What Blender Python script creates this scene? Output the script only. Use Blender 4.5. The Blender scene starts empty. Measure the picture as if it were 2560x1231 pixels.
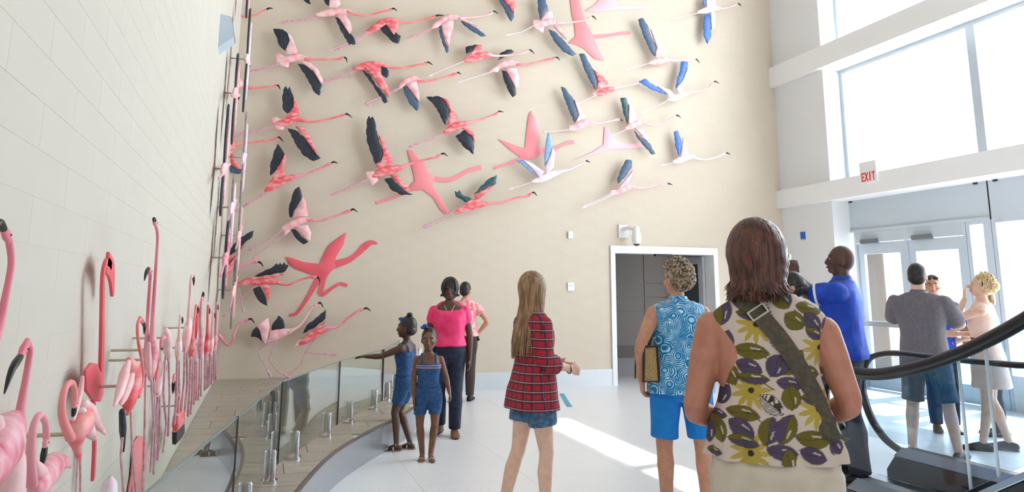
import bpy, bmesh, math, random
import numpy as np
from mathutils import Vector, Matrix, noise
random.seed(7)
S = bpy.context.scene
C = S.collection
# ------------------------------------------------------------------ camera
F_PX, CX, CY, HOR = 1865.0, 1280.0, 390.0, 729.0
YAW, ROLL, CAM_H = math.radians(18.1), math.radians(0.3), 1.5
_p = math.atan((HOR - CY) / F_PX)
FW = Vector((math.sin(YAW) * math.cos(_p), math.cos(YAW) * math.cos(_p), math.sin(_p)))
_r = Vector((math.cos(YAW), -math.sin(YAW), 0)); _u = _r.cross(FW)
RT = _r * math.cos(ROLL) + _u * math.sin(ROLL); UP = _u * math.cos(ROLL) - _r * math.sin(ROLL)
EYE = Vector((0, 0, CAM_H))
cam = bpy.data.objects.new('camera', bpy.data.cameras.new('camera')); C.objects.link(cam)
cam.data.sensor_width = 36; cam.data.lens = F_PX / 2560 * 36
cam.data.shift_y = (CY - 615.5) / 2560
cam.data.clip_start = 0.05; cam.data.clip_end = 300
m = Matrix.Identity(4)
for i in range(3):
    m[i][0], m[i][1], m[i][2], m[i][3] = RT[i], UP[i], -FW[i], EYE[i]
cam.matrix_world = m
S.camera = cam

def hit(px, py, ax, val):
    """point of the place on a plane (wall, floor ...) that is seen at a pixel of the photograph"""
    d = FW + RT * ((px - CX) / F_PX) - UP * ((py - CY) / F_PX)
    return EYE + d * ((val - EYE[ax]) / d[ax])
def at_scale(px, s):
    """ground point of a standing person whose scale is s pixels per metre"""
    d = FW + RT * ((px - CX) / F_PX) - UP * ((HOR - CY) / F_PX)
    p = EYE + d * (F_PX / s)
    return Vector((p.x, p.y, 0))
# ------------------------------------------------------------------ light
S.view_settings.view_transform = 'Standard'
S.view_settings.look = 'None'
S.view_settings.gamma = 1
S.view_settings.use_curve_mapping = False
S.view_settings.exposure = 1.36
w = bpy.data.worlds.new('sky'); S.world = w; w.use_nodes = True
bg = w.node_tree.nodes['Background']; bg.inputs[0].default_value = (0.88, 0.94, 1.0, 1); bg.inputs[1].default_value = 5.0
sun = bpy.data.objects.new('sun', bpy.data.lights.new('sun', 'SUN')); C.objects.link(sun)
sun.data.energy = 6.0; sun.data.angle = math.radians(0.6); sun.data.color = (1, 0.97, 0.92)
sun.rotation_euler = Vector((-0.68, -0.16, -0.7256)).to_track_quat('-Z', 'Y').to_euler()

# ------------------------------------------------------------------ materials
def lin(c):
    return tuple((x / 255 / 12.92 if x / 255 <= 0.04045 else ((x / 255 + 0.055) / 1.055) ** 2.4) for x in c)
MATS = {}
def mat(name, rgb, rough=0.6, metal=0.0, rgb2=None, scale=20.0, detail=3.0, stretch=None, bump=0.0, spec=0.5, lo=0.4, hi=0.6, coat=0.0, rnd=0.0):
    if name in MATS: return MATS[name]
    M = bpy.data.materials.new(name); M.use_nodes = True; nt = M.node_tree
    b = nt.nodes['Principled BSDF']
    b.inputs['Base Color'].default_value = lin(rgb) + (1,)
    b.inputs['Roughness'].default_value = rough; b.inputs['Metallic'].default_value = metal
    b.inputs['Specular IOR Level'].default_value = spec
    b.inputs['Coat Weight'].default_value = coat
    if rgb2 is not None or bump:
        tc = nt.nodes.new('ShaderNodeTexCoord'); mp = nt.nodes.new('ShaderNodeMapping'); nz = nt.nodes.new('ShaderNodeTexNoise')
        nt.links.new(tc.outputs['Object'], mp.inputs[0]); nt.links.new(mp.outputs[0], nz.inputs['Vector'])
        if stretch: mp.inputs['Scale'].default_value = stretch
        nz.inputs['Scale'].default_value = scale; nz.inputs['Detail'].default_value = detail
        if rgb2 is not None:
            cr = nt.nodes.new('ShaderNodeValToRGB'); cr.color_ramp.elements[0].position = lo; cr.color_ramp.elements[1].position = hi
            cr.color_ramp.elements[0].color = lin(rgb) + (1,); cr.color_ramp.elements[1].color = lin(rgb2) + (1,)
            nt.links.new(nz.outputs['Fac'], cr.inputs[0]); out = cr.outputs[0]
            if rnd:
                oi = nt.nodes.new('ShaderNodeObjectInfo'); hs = nt.nodes.new('ShaderNodeHueSaturation'); mr = nt.nodes.new('ShaderNodeMapRange')
                mr.inputs['To Min'].default_value = 1 - rnd; mr.inputs['To Max'].default_value = 1 + rnd
                nt.links.new(oi.outputs['Random'], mr.inputs['Value']); nt.links.new(mr.outputs[0], hs.inputs['Value'])
                nt.links.new(out, hs.inputs['Color']); out = hs.outputs[0]
            nt.links.new(out, b.inputs['Base Color'])
        if bump:
            bp = nt.nodes.new('ShaderNodeBump'); bp.inputs['Strength'].default_value = bump; bp.inputs['Distance'].default_value = 0.01
            nt.links.new(nz.outputs['Fac'], bp.inputs['Height']); nt.links.new(bp.outputs[0], b.inputs['Normal'])
    MATS[name] = M
    return M
def glass_mat(name, tint, refl_rough=0.0, fac=1.0):
    if name in MATS: return MATS[name]
    M = bpy.data.materials.new(name); M.use_nodes = True; nt = M.node_tree; nt.nodes.clear()
    o = nt.nodes.new('ShaderNodeOutputMaterial'); mx = nt.nodes.new('ShaderNodeMixShader'); t = nt.nodes.new('ShaderNodeBsdfTransparent')
    g = nt.nodes.new('ShaderNodeBsdfGlossy'); fr = nt.nodes.new('ShaderNodeLayerWeight'); fr.inputs[0].default_value = 0.5
    pw = nt.nodes.new('ShaderNodeMath'); pw.operation = 'POWER'; pw.inputs[1].default_value = 4.0
    ml = nt.nodes.new('ShaderNodeMath'); ml.operation = 'MULTIPLY_ADD'; ml.inputs[1].default_value = 0.8*fac; ml.inputs[2].default_value = 0.035*fac; ml.use_clamp = True
    t.inputs[0].default_value = tint + (1,); g.inputs['Roughness'].default_value = refl_rough
    nt.links.new(fr.outputs['Facing'], pw.inputs[0]); nt.links.new(pw.outputs[0], ml.inputs[0])
    nt.links.new(ml.outputs[0], mx.inputs[0]); nt.links.new(t.outputs[0], mx.inputs[1]); nt.links.new(g.outputs[0], mx.inputs[2]); nt.links.new(mx.outputs[0], o.inputs[0])
    MATS[name] = M
    return M
WALL = mat('tan_painted_block', (213, 199, 181), 0.75, rgb2=(211, 197, 179), scale=3, rnd=0.004)
WALLJ = mat('tan_mortar', (205, 191, 172), 0.85)
WALL_L = mat('tan_block_window_tint', (206, 199, 187), 0.75, rgb2=(204, 197, 185), scale=3, rnd=0.004)  # greyer than the back wall: bluish window light put into the colour
WHITE = mat('white_paint', (238, 238, 238), 0.55)
WHITE2 = mat('white_wall_paint', (226, 227, 228), 0.6)
FRAME = mat('pale_aluminium', (196, 208, 220), 0.4, metal=0.25)
GREYPANEL = mat('grey_panel', (190, 199, 206), 0.5)
FLOORM = mat('white_terrazzo', (238, 238, 240), 0.3, rgb2=(232, 232, 235), scale=60, rnd=0.008, spec=0.4)
GROUT = mat('pale_grout', (226, 226, 226), 0.7)
STONE = mat('travertine_tile', (176, 165, 150), 0.35, rgb2=(160, 150, 137), scale=5, stretch=(1, 5, 1), rnd=0.07)
STEEL = mat('brushed_steel', (200, 200, 205), 0.22, metal=1.0)
FASCIA = mat('grey_metal_fascia', (178, 180, 186), 0.25, metal=0.7)
BLACK = mat('black_rubber', (16, 16, 20), 0.35)
DARK = mat('black_trim', (22, 22, 26), 0.4)
BASEM = mat('pale_grey_base', (214, 218, 222), 0.35, metal=0.2)
PANE = glass_mat('window_glass', (0.97, 0.99, 1.0))
RAILGLASS = glass_mat('green_tinted_glass', (0.86, 0.93, 0.90), fac=1.6)
ESCGLASS = glass_mat('escalator_glass', (0.84, 0.90, 0.94), fac=1.2)

# ------------------------------------------------------------------ mesh helpers
class MB:
    def __init__(self): self.v = []; self.f = []
    def box(self, a, b):
        x0, y0, z0 = a; x1, y1, z1 = b; n = len(self.v)
        self.v += [(x0,y0,z0),(x1,y0,z0),(x1,y1,z0),(x0,y1,z0),(x0,y0,z1),(x1,y0,z1),(x1,y1,z1),(x0,y1,z1)]
        self.f += [tuple(n+i for i in q) for q in ((0,3,2,1),(4,5,6,7),(0,1,5,4),(1,2,6,5),(2,3,7,6),(3,0,4,7))]
        return self
    def obox(self, c, ux, uy, uz, h):
        n = len(self.v); c = Vector(c)
        for sz in (-1, 1):
            for sx, sy in ((-1,-1),(1,-1),(1,1),(-1,1)):
                self.v.append(tuple(c + ux*(sx*h[0]) + uy*(sy*h[1]) + uz*(sz*h[2])))
        self.f += [tuple(n+i for i in q) for q in ((0,3,2,1),(4,5,6,7),(0,1,5,4),(1,2,6,5),(2,3,7,6),(3,0,4,7))]
        return self
    def rings(self, rings, close=True):
        n0 = len(self.v); k = len(rings[0])
        for r in rings: self.v += [tuple(p) for p in r]
        for i in range(len(rings)-1):
            for j in range(k):
                a = n0+i*k+j; b = n0+i*k+(j+1) % k
                self.f.append((a, b, b+k, a+k))
        if close:
            self.f.append(tuple(n0+j for j in reversed(range(k)))); e = n0+(len(rings)-1)*k
            self.f.append(tuple(e+j for j in range(k)))
        return self
    def loft(self, pts, rx, ry=None, side=None, seg=12, round_ends=True):
        pts = [Vector(p) for p in pts]; n = len(pts)
        rx = list(rx) if hasattr(rx, '__len__') else [rx]*n
        ry = rx if ry is None else (list(ry) if hasattr(ry, '__len__') else [ry]*n)
        tg = []
        for i in range(n):
            t = pts[min(i+1, n-1)] - pts[max(i-1, 0)]
            tg.append(t.normalized() if t.length > 1e-9 else Vector((0,0,1)))
        if side is None:
            side = Vector((1,0,0)) if abs(tg[0].x) < 0.8 else Vector((0,1,0))
        P, RX, RY, T = [], [], [], []
        for i in range(n):
            if i == 0 and round_ends:
                for q in (0.95, 0.7, 0.35):
                    s = math.sqrt(1-q*q); P.append(pts[0]-tg[0]*min(rx[0], ry[0])*q); RX.append(rx[0]*s); RY.append(ry[0]*s); T.append(tg[0])
            P.append(pts[i]); RX.append(rx[i]); RY.append(ry[i]); T.append(tg[i])
            if i == n-1 and round_ends:
                for q in (0.35, 0.7, 0.95):
                    s = math.sqrt(1-q*q); P.append(pts[i]+tg[i]*min(rx[i], ry[i])*q); RX.append(rx[i]*s); RY.append(ry[i]*s); T.append(tg[i])
        R = []; sd = Vector(side)
        for p, a, b, t in zip(P, RX, RY, T):
            sd2 = sd - t*sd.dot(t)
            if sd2.length < 1e-6: sd2 = t.orthogonal()
            sd2.normalize(); nn = t.cross(sd2)
            R.append([p + sd2*(a*math.cos(2*math.pi*j/seg)) + nn*(b*math.sin(2*math.pi*j/seg)) for j in range(seg)])
            sd = sd2
        return self.rings(R)
    def ell(self, c, r, M=None, nu=16, nv=10):
        c = Vector(c); R = []
        for i in range(nv+1):
            th = math.pi*(i+0.02)/(nv+0.04); R.append([])
            for j in range(nu):
                ph = 2*math.pi*j/nu
                q = Vector((r[0]*math.sin(th)*math.cos(ph), r[1]*math.sin(th)*math.sin(ph), -r[2]*math.cos(th)))
                R[-1].append(c + (M @ q if M else q))
        return self.rings(R)
    def cyl(self, a, b, r, seg=12): return self.loft([a, b], r, seg=seg, round_ends=False)
    def xf(self, M, start=0):
        for i in range(start, len(self.v)): self.v[i] = tuple(M @ Vector(self.v[i]))
        return self
    def mesh(self, name):
        me = bpy.data.meshes.new(name); me.from_pydata(self.v, [], self.f); me.update(); return me
    def build(self, name, mat_, parent=None, smooth=True, loc=None):
        return link(name, self.mesh(name), mat_, parent, smooth, loc)
def link(name, me, mat_, parent=None, smooth=True, loc=None):
    o = bpy.data.objects.new(name, me)
    if mat_ and not me.materials: me.materials.append(mat_)
    if smooth is True:
        for p in me.polygons: p.use_smooth = True
        try: me.set_sharp_from_angle(angle=math.radians(50))
        except Exception: pass
    C.objects.link(o)
    if parent: o.parent = parent
    if loc is not None: o.location = loc
    return o
def tag(o, label=None, cat=None, group=None, kind=None):
    if label: o['label'] = label
    if cat: o['category'] = cat
    if group: o['group'] = group
    if kind: o['kind'] = kind
    return o
def empty(name, loc, label=None, cat=None, group=None, rz=0.0, kind=None):
    o = bpy.data.objects.new(name, None); C.objects.link(o); o.location = loc; o.rotation_euler = (0, 0, rz); o.empty_display_size = 0.1
    return tag(o, label, cat, group, kind)
def struct(name, mb, mt, parent=None, label=None, cat=None):
    o = mb.build(name, mt, parent, smooth=False)
    if parent is None: tag(o, label, cat, kind='structure')
    return o
def boxo(name, a, b, mt, parent=None): return MB().box(a, b).build(name, mt, parent, smooth=False)
def baked(mb, voxel, smooth_it=3, fac=0.5):
    """one continuous surface out of overlapping closed shapes"""
    me = mb.mesh('tmp'); o = bpy.data.objects.new('tmp', me); C.objects.link(o)
    r = o.modifiers.new('r', 'REMESH'); r.mode = 'VOXEL'; r.voxel_size = voxel
    if smooth_it:
        s = o.modifiers.new('s', 'SMOOTH'); s.factor = fac; s.iterations = smooth_it
    dg = bpy.context.evaluated_depsgraph_get()
    out = bpy.data.meshes.new_from_object(o.evaluated_get(dg))
    bpy.data.objects.remove(o); bpy.data.meshes.remove(me)
    for p in out.polygons: p.use_smooth = True
    return out
# ------------------------------------------------------------------ the room
XL, XR, YB, ZC = -0.57, 9.0, 11.5, 8.6
PLAT = 0.27
# doorway in the back wall
DX0, DX1, DZ = hit(1536, 700, 1, YB).x, hit(1786, 700, 1, YB).x, 2.16
wb = struct('wall_back', MB().box((XL-0.3, YB+0.0008, 0), (DX0, YB+0.25, ZC)).box((DX1, YB+0.0008, 0), (XR+0.45, YB+0.25, ZC)).box((DX0, YB+0.0008, DZ), (DX1, YB+0.25, ZC)), WALLJ, None, 'tan painted block wall at the back carrying the flying flamingos', 'wall')
wl = struct('wall_left', MB().box((XL-0.3, -4, 0), (XL-0.0008, YB+0.3, ZC)), WALL_L, None, 'tan block wall on the left, greyed for window light, with standing flamingos', 'wall')
COURSE, BLEN = 0.121, 0.62
def blocks(wall, WM, axis, u0, u1, z0, z1, score, holes=()):
    """thin faces of the long blocks; the ones that show largest are single objects"""
    L = []
    k0 = int(math.floor((z0-1.49)/COURSE))
    k = k0
    while 1.49 + k*COURSE < z1:
        za, zb = 1.49+k*COURSE, 1.49+(k+1)*COURSE
        off = (k % 2)*BLEN/2
        j = int(math.floor((u0-off)/BLEN))
        while j*BLEN+off < u1:
            a, b = max(u0, j*BLEN+off), min(u1, (j+1)*BLEN+off)
            zz0, zz1 = max(za, z0), min(zb, z1)
            cut = [(a, b, zz0, zz1)]
            for (ha, hb, hz) in holes:
                nc = []
                for (p, q, r0, r1) in cut:
                    if q <= ha or p >= hb or r0 >= hz: nc.append((p, q, r0, r1)); continue
                    if p < ha: nc.append((p, ha, r0, r1))
                    if q > hb: nc.append((hb, q, r0, r1))
                    if r1 > hz: nc.append((max(p, ha), min(q, hb), hz, r1))
                cut = nc
            L += [c for c in cut if c[1]-c[0] > 0.02 and c[3]-c[2] > 0.02]
            j += 1
        k += 1
    L.sort(key=lambda c: -score((c[0]+c[1])/2, (c[2]+c[3])/2))
    g = 0.0005; rest = MB(); cache = {}
    for i, (a, b, r0, r1) in enumerate(L):
        if i < 300:
            sz = (round(b-a, 4), round(r1-r0, 4))
            if sz not in cache:
                bx = MB()
                if axis == 1: bx.box((g, 0, g), (sz[0]-g, 0.02, sz[1]-g))
                else: bx.box((-0.02, g, g), (0, sz[0]-g, sz[1]-g))
                cache[sz] = bx.mesh('block'); cache[sz].materials.append(WM)
            o = bpy.data.objects.new('block', cache[sz]); C.objects.link(o); o.parent = wall
            o.location = (a, YB, r0) if axis == 1 else (XL, a, r0)
        elif axis == 1: rest.box((a+g, YB, r0+g), (b-g, YB+0.02, r1-g))
        else: rest.box((XL-0.02, a+g, r0+g), (XL, b-g, r1-g))
    o = rest.build('block_courses', WM, wall, smooth=False); tag(o, kind='stuff')
blocks(wb, WALL, 1, XL-0.2, XR+0.5, 0.0, ZC, lambda u, z: -abs(u-3.4)-abs(z-2.1)*1.2, holes=((DX0, DX1, DZ),))
blocks(wl, WALL_L, 0, -0.6, YB, 0.0, ZC, lambda u, z: (-u if u > 1.75 else -50) - 1.2*abs(z-1.9))
struct('ceiling', MB().box((XL-0.3, -6, ZC), (XR+1.2, YB+0.3, ZC+0.15)), mat('grey_ceiling', (180, 178, 174), 0.7), None, 'pale grey ceiling high above the hall', 'ceiling')
struct('wall_rear', MB().box((XL-0.3, -6.2, 0), (XR+1.2, -6, ZC)), mat('taupe_wall', (150, 142, 132), 0.7), None, 'taupe wall of the hall behind the viewer', 'wall')
# floor of large pale tiles
fl = struct('floor', MB().box((XL-0.3, -6, -0.12), (XR+0.45, YB, -0.004)), GROUT, None, 'white polished floor of the hall', 'floor')
TS = 0.9; tm = MB().box((0.0012, 0.0012, -0.01), (TS-0.0012, TS-0.0012, 0)).mesh('tile'); tm.materials.append(FLOORM)
ix = 0
for i in range(11):
    for j in range(12):
        x0, y0 = XL+0.02+i*TS, YB-(j+1)*TS
        if x0 > XR+0.3: continue
        if x0+TS > XR+0.45:
            t_ = MB().box((0.002, 0.002, -0.01), (XR+0.45-x0, TS-0.002, 0)).mesh('tile'); t_.materials.append(FLOORM)
        else: t_ = tm
        o = bpy.data.objects.new('tile', t_); C.objects.link(o); o.parent = fl; o.location = (x0, y0, 0)
boxo('rear_tiles', (XL, -6, -0.01), (XR+0.45, YB-12*TS-0.004, 0), FLOORM, fl)
# pale metal base along the back wall
bb = struct('baseboard_back', MB().box((2.25, YB-0.02, 0), (DX0-0.07, YB, 0.262)).box((DX1+0.07, YB-0.02, 0), (XR, YB, 0.262)), BASEM, None, 'pale grey metal base along the back wall', 'baseboard')
# raised stone platform along the left wall
EDGE = [(-2, -0.42), (0, -0.42), (1.5, -0.30), (3, -0.14), (4.2, 0.06), (5.09, 0.26), (5.6, 0.39), (6.23, 0.58), (6.8, 0.83), (7.3, 1.10), (7.8, 1.40), (8.6, 1.72), (9.6, 1.98), (10.6, 2.14), (11.5, 2.2)]
def edge(y):
    for (a, xa), (b, xb) in zip(EDGE, EDGE[1:]):
        if a <= y <= b:
            t = (y-a)/(b-a); return xa+(xb-xa)*t
    return EDGE[-1][1]
def edge_s(y): return (edge(max(-2, y-0.3))+edge(y)*2+edge(min(11.5, y+0.3)))/4
ys = [-2+i*0.15 for i in range(91)]; ys[-1] = YB
pm = MB(); n = len(ys)
for y in ys: pm.v += [(XL, y, 0), (XL, y, PLAT-0.012), (edge_s(y)-0.012, y, PLAT-0.012), (edge_s(y)-0.012, y, 0)]
for i in range(n-1):
    a = i*4; b = a+4
    pm.f += [(a+1, a+2, b+2, b+1), (a+2, a+3, b+3, b+2)]
pm.f += [(0, 3, 2, 1), (n*4-4, n*4-3, n*4-2, n*4-1)]
pf = struct('trim_1', pm, GROUT, None, 'raised stone platform curving along the left wall', 'platform')
fm = MB()
for y in ys:
    x = edge_s(y); fm.v += [(x-0.012, y, 0.0), (x+0.004, y, 0.0), (x+0.004, y, PLAT-0.03), (x-0.012, y, PLAT-0.03)]
for i in range(n-1):
    a = i*4; b = a+4
    for q in range(4): fm.f.append((a+q, a+(q+1) % 4, b+(q+1) % 4, b+q))
fm.build('fascia', FASCIA, pf)
nose = MB().loft([(edge_s(y), y, PLAT-0.016) for y in ys], 0.016, 0.014, seg=8); nose.build('edge_trim', mat('bronze_edge', (120, 108, 108), 0.35, metal=0.6), pf)
rows = 0; y = -2.0; ri = 0
while y < YB-0.01:
    y1 = min(YB, y+0.33); x = XL; j = 0
    off = (0.0, 0.37, 0.18)[ri % 3]
    while x < max(edge_s(y), edge_s(y1)):
        x1 = x + (0.6 if j or not off else off)
        if x1 > max(edge_s(y), edge_s(y1)): x1 = 99
        rt = []
        for q in range(5):
            yy = y1-0.003-(y1-y-0.006)*q/4; rt.append((min(x1-0.003, edge_s(yy)-0.012), yy))
        if min(p[0] for p in rt) > x+0.02:
            poly = [(x+0.003, y+0.003), (x+0.003, y1-0.003)] + rt
            k = len(poly); tb = MB()
            tb.v = [(p[0], p[1], PLAT) for p in poly] + [(p[0], p[1], PLAT-0.02) for p in poly]
            tb.f = [tuple(reversed(range(k)))] + [(q, (q+1) % k, k+(q+1) % k, k+q) for q in range(k)]
            tb.build('tile', STONE, pf, smooth=False)
        x = x1; j += 1
    y = y1; ri += 1
# glass railing on the platform
GE = [(-0.32, 2.75), (-0.09, 4.22), (0.16, 5.72), (0.70, 7.19), (1.31, 8.56), (1.72, 9.95)]
names = ['near frameless glass railing panel low beside the standing flamingos', 'glass railing panel with its near black edge left of the short steel posts', 'glass railing panel reflecting the visitors, below the running flamingos', 'glass railing panel on which the girl in denim rests her hand', 'glass railing panel behind the two girls in denim']
for i in range(5):
    a, b = Vector((*GE[i], 0)), Vector((*GE[i+1], 0)); d = (b-a).normalized(); nn = Vector((d.y, -d.x, 0))
    a2, b2 = a+d*0.012, b-d*0.012; L = (b2-a2).length
    t = empty('glass_panel', (a+b)/2+Vector((0, 0, PLAT)), names[i], 'glass panel', 'glass railing panels')
    off = -Vector(t.location); cz = (0.31+0.86)/2
    MB().obox(((a2+b2)/2)+off+Vector((0, 0, cz)), d, nn, Vector((0, 0, 1)), (L/2, 0.006, 0.275)).build('pane', RAILGLASS, t, smooth=False)
    for e in ((a2, b2) if i else (b2,)):
        MB().obox(e+off+Vector((0, 0, cz)), d, nn, Vector((0, 0, 1)), (0.004, 0.0075, 0.277)).build('edge_seal', BLACK, t, smooth=False)
    MB().obox(((a2+b2)/2)+off+Vector((0, 0, 0.861)), d, nn, Vector((0, 0, 1)), (L/2, 0.007, 0.003)).build('top_edge', mat('glass_edge', (120, 140, 138), 0.3), t, smooth=False)
    for fr in (0.22, 0.78):
        q = a2+(b2-a2)*fr+off; p = MB()
        p.loft([q+nn*0.026+Vector((0, 0, PLAT)), q+nn*0.026+Vector((0, 0, PLAT+0.185))], 0.017, seg=12)
        s = p.build('post', STEEL, t)
        MB().cyl(q+Vector((0, 0, PLAT)), q+Vector((0, 0, PLAT+0.018)), 0.06, seg=20).build('base_plate', STEEL, s)
# doorway, corridor
fr = empty('door_3', ((DX0+DX1)/2, YB, 0), 'white framed doorway in the back wall under the camera', 'door', kind='structure')
def rel(o, a, b, name, mt, parent=None):
    l = Vector(o.location); return boxo(name, tuple(Vector(a)-l), tuple(Vector(b)-l), mt, parent or o)
rel(fr, (DX0-0.07, YB-0.03, 0), (DX0+0.012, YB+0.26, DZ+0.11), 'frame', WHITE)
rel(fr, (DX1-0.012, YB-0.03, 0), (DX1+0.07, YB+0.26, DZ+0.11), 'frame', WHITE)
rel(fr, (DX0+0.012, YB-0.03, DZ-0.012), (DX1-0.012, YB+0.26, DZ+0.11), 'frame', WHITE)
rel(fr, (DX0+0.80, YB+0.02, DZ-0.05), (DX0+1.12, YB+0.08, DZ-0.012), 'door_closer', DARK)
lf = rel(fr, (DX1-0.07, YB+0.26, 0.01), (DX1-0.02, YB+1.16, DZ-0.02), 'leaf', mat('grey_door_leaf', (205, 208, 210), 0.5))
rel(fr, (DX1-0.085, YB+0.40, 1.0), (DX1-0.075, YB+1.02, 2.0), 'pane', mat('dark_door_glass', (70, 78, 84), 0.1), lf)
rel(fr, (DX1-0.11, YB+0.45, 0.98), (DX1-0.08, YB+1.05, 1.03), 'push_bar', STEEL, lf)
CWM = mat('grey_brown_panel', (112, 104, 97), 0.6)
CY_ = YB+4.6
cw = struct('wall_corridor', MB().box((DX0-2, CY_+0.02, 0), (DX1+4, CY_+0.2, 2.75)), DARK, None, 'dim panelled corridor wall beyond the doorway', 'wall')
pz = [0.27, 1.06, 1.38, 1.70, 2.62]
for i in range(6):
    x = DX0-2+i*1.25
    for a, b in zip(pz, pz[1:]):
        boxo('panel', (x+0.008, CY_, a+0.012), (x+1.242, CY_+0.02, b-0.012), CWM, cw)
boxo('skirting', (DX0-2, CY_-0.01, 0), (DX1+4, CY_+0.02, 0.26), mat('dark_skirting', (70, 62, 56), 0.5), cw)
struct('floor_corridor', MB().box((DX0-2, YB, -0.1), (DX1+4, CY_, 0)), FLOORM, None, 'pale corridor floor beyond the doorway', 'floor')
struct('ceiling_corridor', MB().box((DX0-2, YB+0.25, 2.66), (DX1+4, CY_+0.2, 2.76)), mat('purple_ceiling', (92, 74, 110), 0.7), None, 'purple ceiling of the corridor beyond the doorway', 'ceiling')
struct('wall_corridor_side', MB().box((DX0-2.2, YB+0.25, 0), (DX0-2, CY_+0.2, 2.76)).box((DX1+4, YB+0.25, 0), (DX1+4.2, CY_+0.2, 2.76)), CWM, None, 'end walls of the dim corridor', 'wall')
# right window wall: column, beams, windows, doors
YC, XW = 10.2, 9.35
col = struct('wall_right', MB().box((XR, YC, 0), (XW+0.15, YB+0.2, ZC)).box((XR, -6.2, 0), (XW+0.4, 2.6, ZC)), WHITE2, None, 'white corner column and wall of the window side', 'wall')
struct('trim_2', MB().box((XR-0.10, -6, 5.33), (XW+0.3, YB-0.0, 5.71)), WHITE, None, 'upper white horizontal beam across the windows', 'beam')
struct('trim_3', MB().box((XR-0.10, -6, 3.03), (XW+0.3, YB-0.0, 3.35)), WHITE, None, 'lower white horizontal beam above the entrance doors', 'beam')
ends = [YC, 7.62, 5.1, 2.6]
wn = 1
for (z0, z1) in ((3.35, 5.33), (5.71, ZC)):
    for a, b in zip(ends[1:], ends):
        t = empty('window_%d' % wn, (XW, (a+b)/2, z0), ('lower' if z0 < 5 else 'top')+' row window bay number %d from the corner' % (ends.index(b)+1), 'window', kind='structure'); wn += 1
        e0, e1 = a+0.0, b-0.0
        rel(t, (XW, e0, z0), (XW+0.14, e0+0.07, z1), 'frame', FRAME); rel(t, (XW, e1-0.07, z0), (XW+0.14, e1, z1), 'frame', FRAME)
        rel(t, (XW, e0+0.07, z0), (XW+0.14, e1-0.07, z0+0.09), 'frame', FRAME); rel(t, (XW, e0+0.07, z1-0.07), (XW+0.14, e1-0.07, z1), 'frame', FRAME)
        if z0 < 5: rel(t, (XW-0.05, e0, z0), (XW, e1, z0+0.05), 'sill', WHITE)
        rel(t, (XW+0.07, e0+0.07, z0+0.09), (XW+0.082, e1-0.07, z1-0.07), 'pane', PANE)
# grey head panel over the doors, two entrance doors, sidelights
hp = struct('trim_4', MB().box((XW, 2.6, 2.52), (XW+0.14, YC, 3.03)), GREYPANEL, None, 'grey panel band between the doors and the lower beam', 'panel')
boxo('joint', (XW-0.003, 7.60, 2.5), (XW, 7.62, 3.03), DARK, hp)
for yy in (10.12, 7.75, 7.45): boxo('clip', (XW-0.02, yy, 3.005), (XW, yy+0.06, 3.028), DARK, hp)
boxo('ledge', (XW-0.02, 7.62, 2.50), (XW, YC, 2.54), GREYPANEL, hp)
dn = 1
for (a, b) in ((9.10, 10.10), (8.06, 9.06)):
    t = empty('door_%d' % dn, (XW, (a+b)/2, 0), ('glazed entrance door nearest the corner column' if dn == 1 else 'glazed entrance door behind the man in the grey shirt'), 'door', kind='structure'); dn += 1
    rel(t, (XW, a-0.04, 0), (XW+0.14, a, 2.52), 'jamb', FRAME)
    if dn == 2: rel(t, (XW, b, 0), (XW+0.14, b+0.04, 2.52), 'jamb', FRAME)
    rel(t, (XW, a, 2.32), (XW+0.14, b, 2.52), 'transom', GREYPANEL)
    rel(t, (XW+0.03, a+0.005, 0.01), (XW+0.08, a+0.13, 2.31), 'stile', FRAME); rel(t, (XW+0.03, b-0.13, 0.01), (XW+0.08, b-0.005, 2.31), 'stile', FRAME)
    rel(t, (XW+0.03, a+0.13, 2.13), (XW+0.08, b-0.13, 2.31), 'rail', FRAME); rel(t, (XW+0.03, a+0.13, 0.01), (XW+0.08, b-0.13, 0.26), 'rail', FRAME)
    rel(t, (XW+0.05, a+0.13, 0.26), (XW+0.06, b-0.13, 2.13), 'pane', PANE)
    rel(t, (XW-0.06, a+0.05, 0.98), (XW-0.01, b-0.05, 1.06), 'push_bar', mat('grey_bar', (165, 170, 176), 0.35, metal=0.5))
    rel(t, (XW-0.05, b-0.48, 2.30), (XW+0.02, b-0.14, 2.37), 'door_closer', mat('grey_closer', (110, 114, 120), 0.4))
bays = [(7.98, 7.66), (7.58, 5.1), (5.02, 2.6)]
for i, (b, a) in enumerate(bays):
    t = empty('window_%d' % wn, (XW, (a+b)/2, 0), ['narrow sidelight next to the entrance doors', 'tall ground floor window behind the blonde woman', 'tall ground floor window beyond the escalator', 'tall ground floor window past the escalator, second to last', 'last tall ground floor window along the hall'][i], 'window', kind='structure'); wn += 1
    rel(t, (XW, a-0.04, 0), (XW+0.14, a+0.08, 2.52), 'frame', FRAME); rel(t, (XW, b-0.03, 0), (XW+0.14, b+0.03, 2.52), 'frame', FRAME)
    rel(t, (XW, a+0.08, 2.45), (XW+0.14, b-0.03, 2.52), 'frame', FRAME); rel(t, (XW, a+0.08, 0), (XW+0.14, b-0.03, 0.45), 'low_panel', WHITE)
    rel(t, (XW+0.06, a+0.08, 0.45), (XW+0.07, b-0.03, 2.45), 'pane', PANE)
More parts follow.
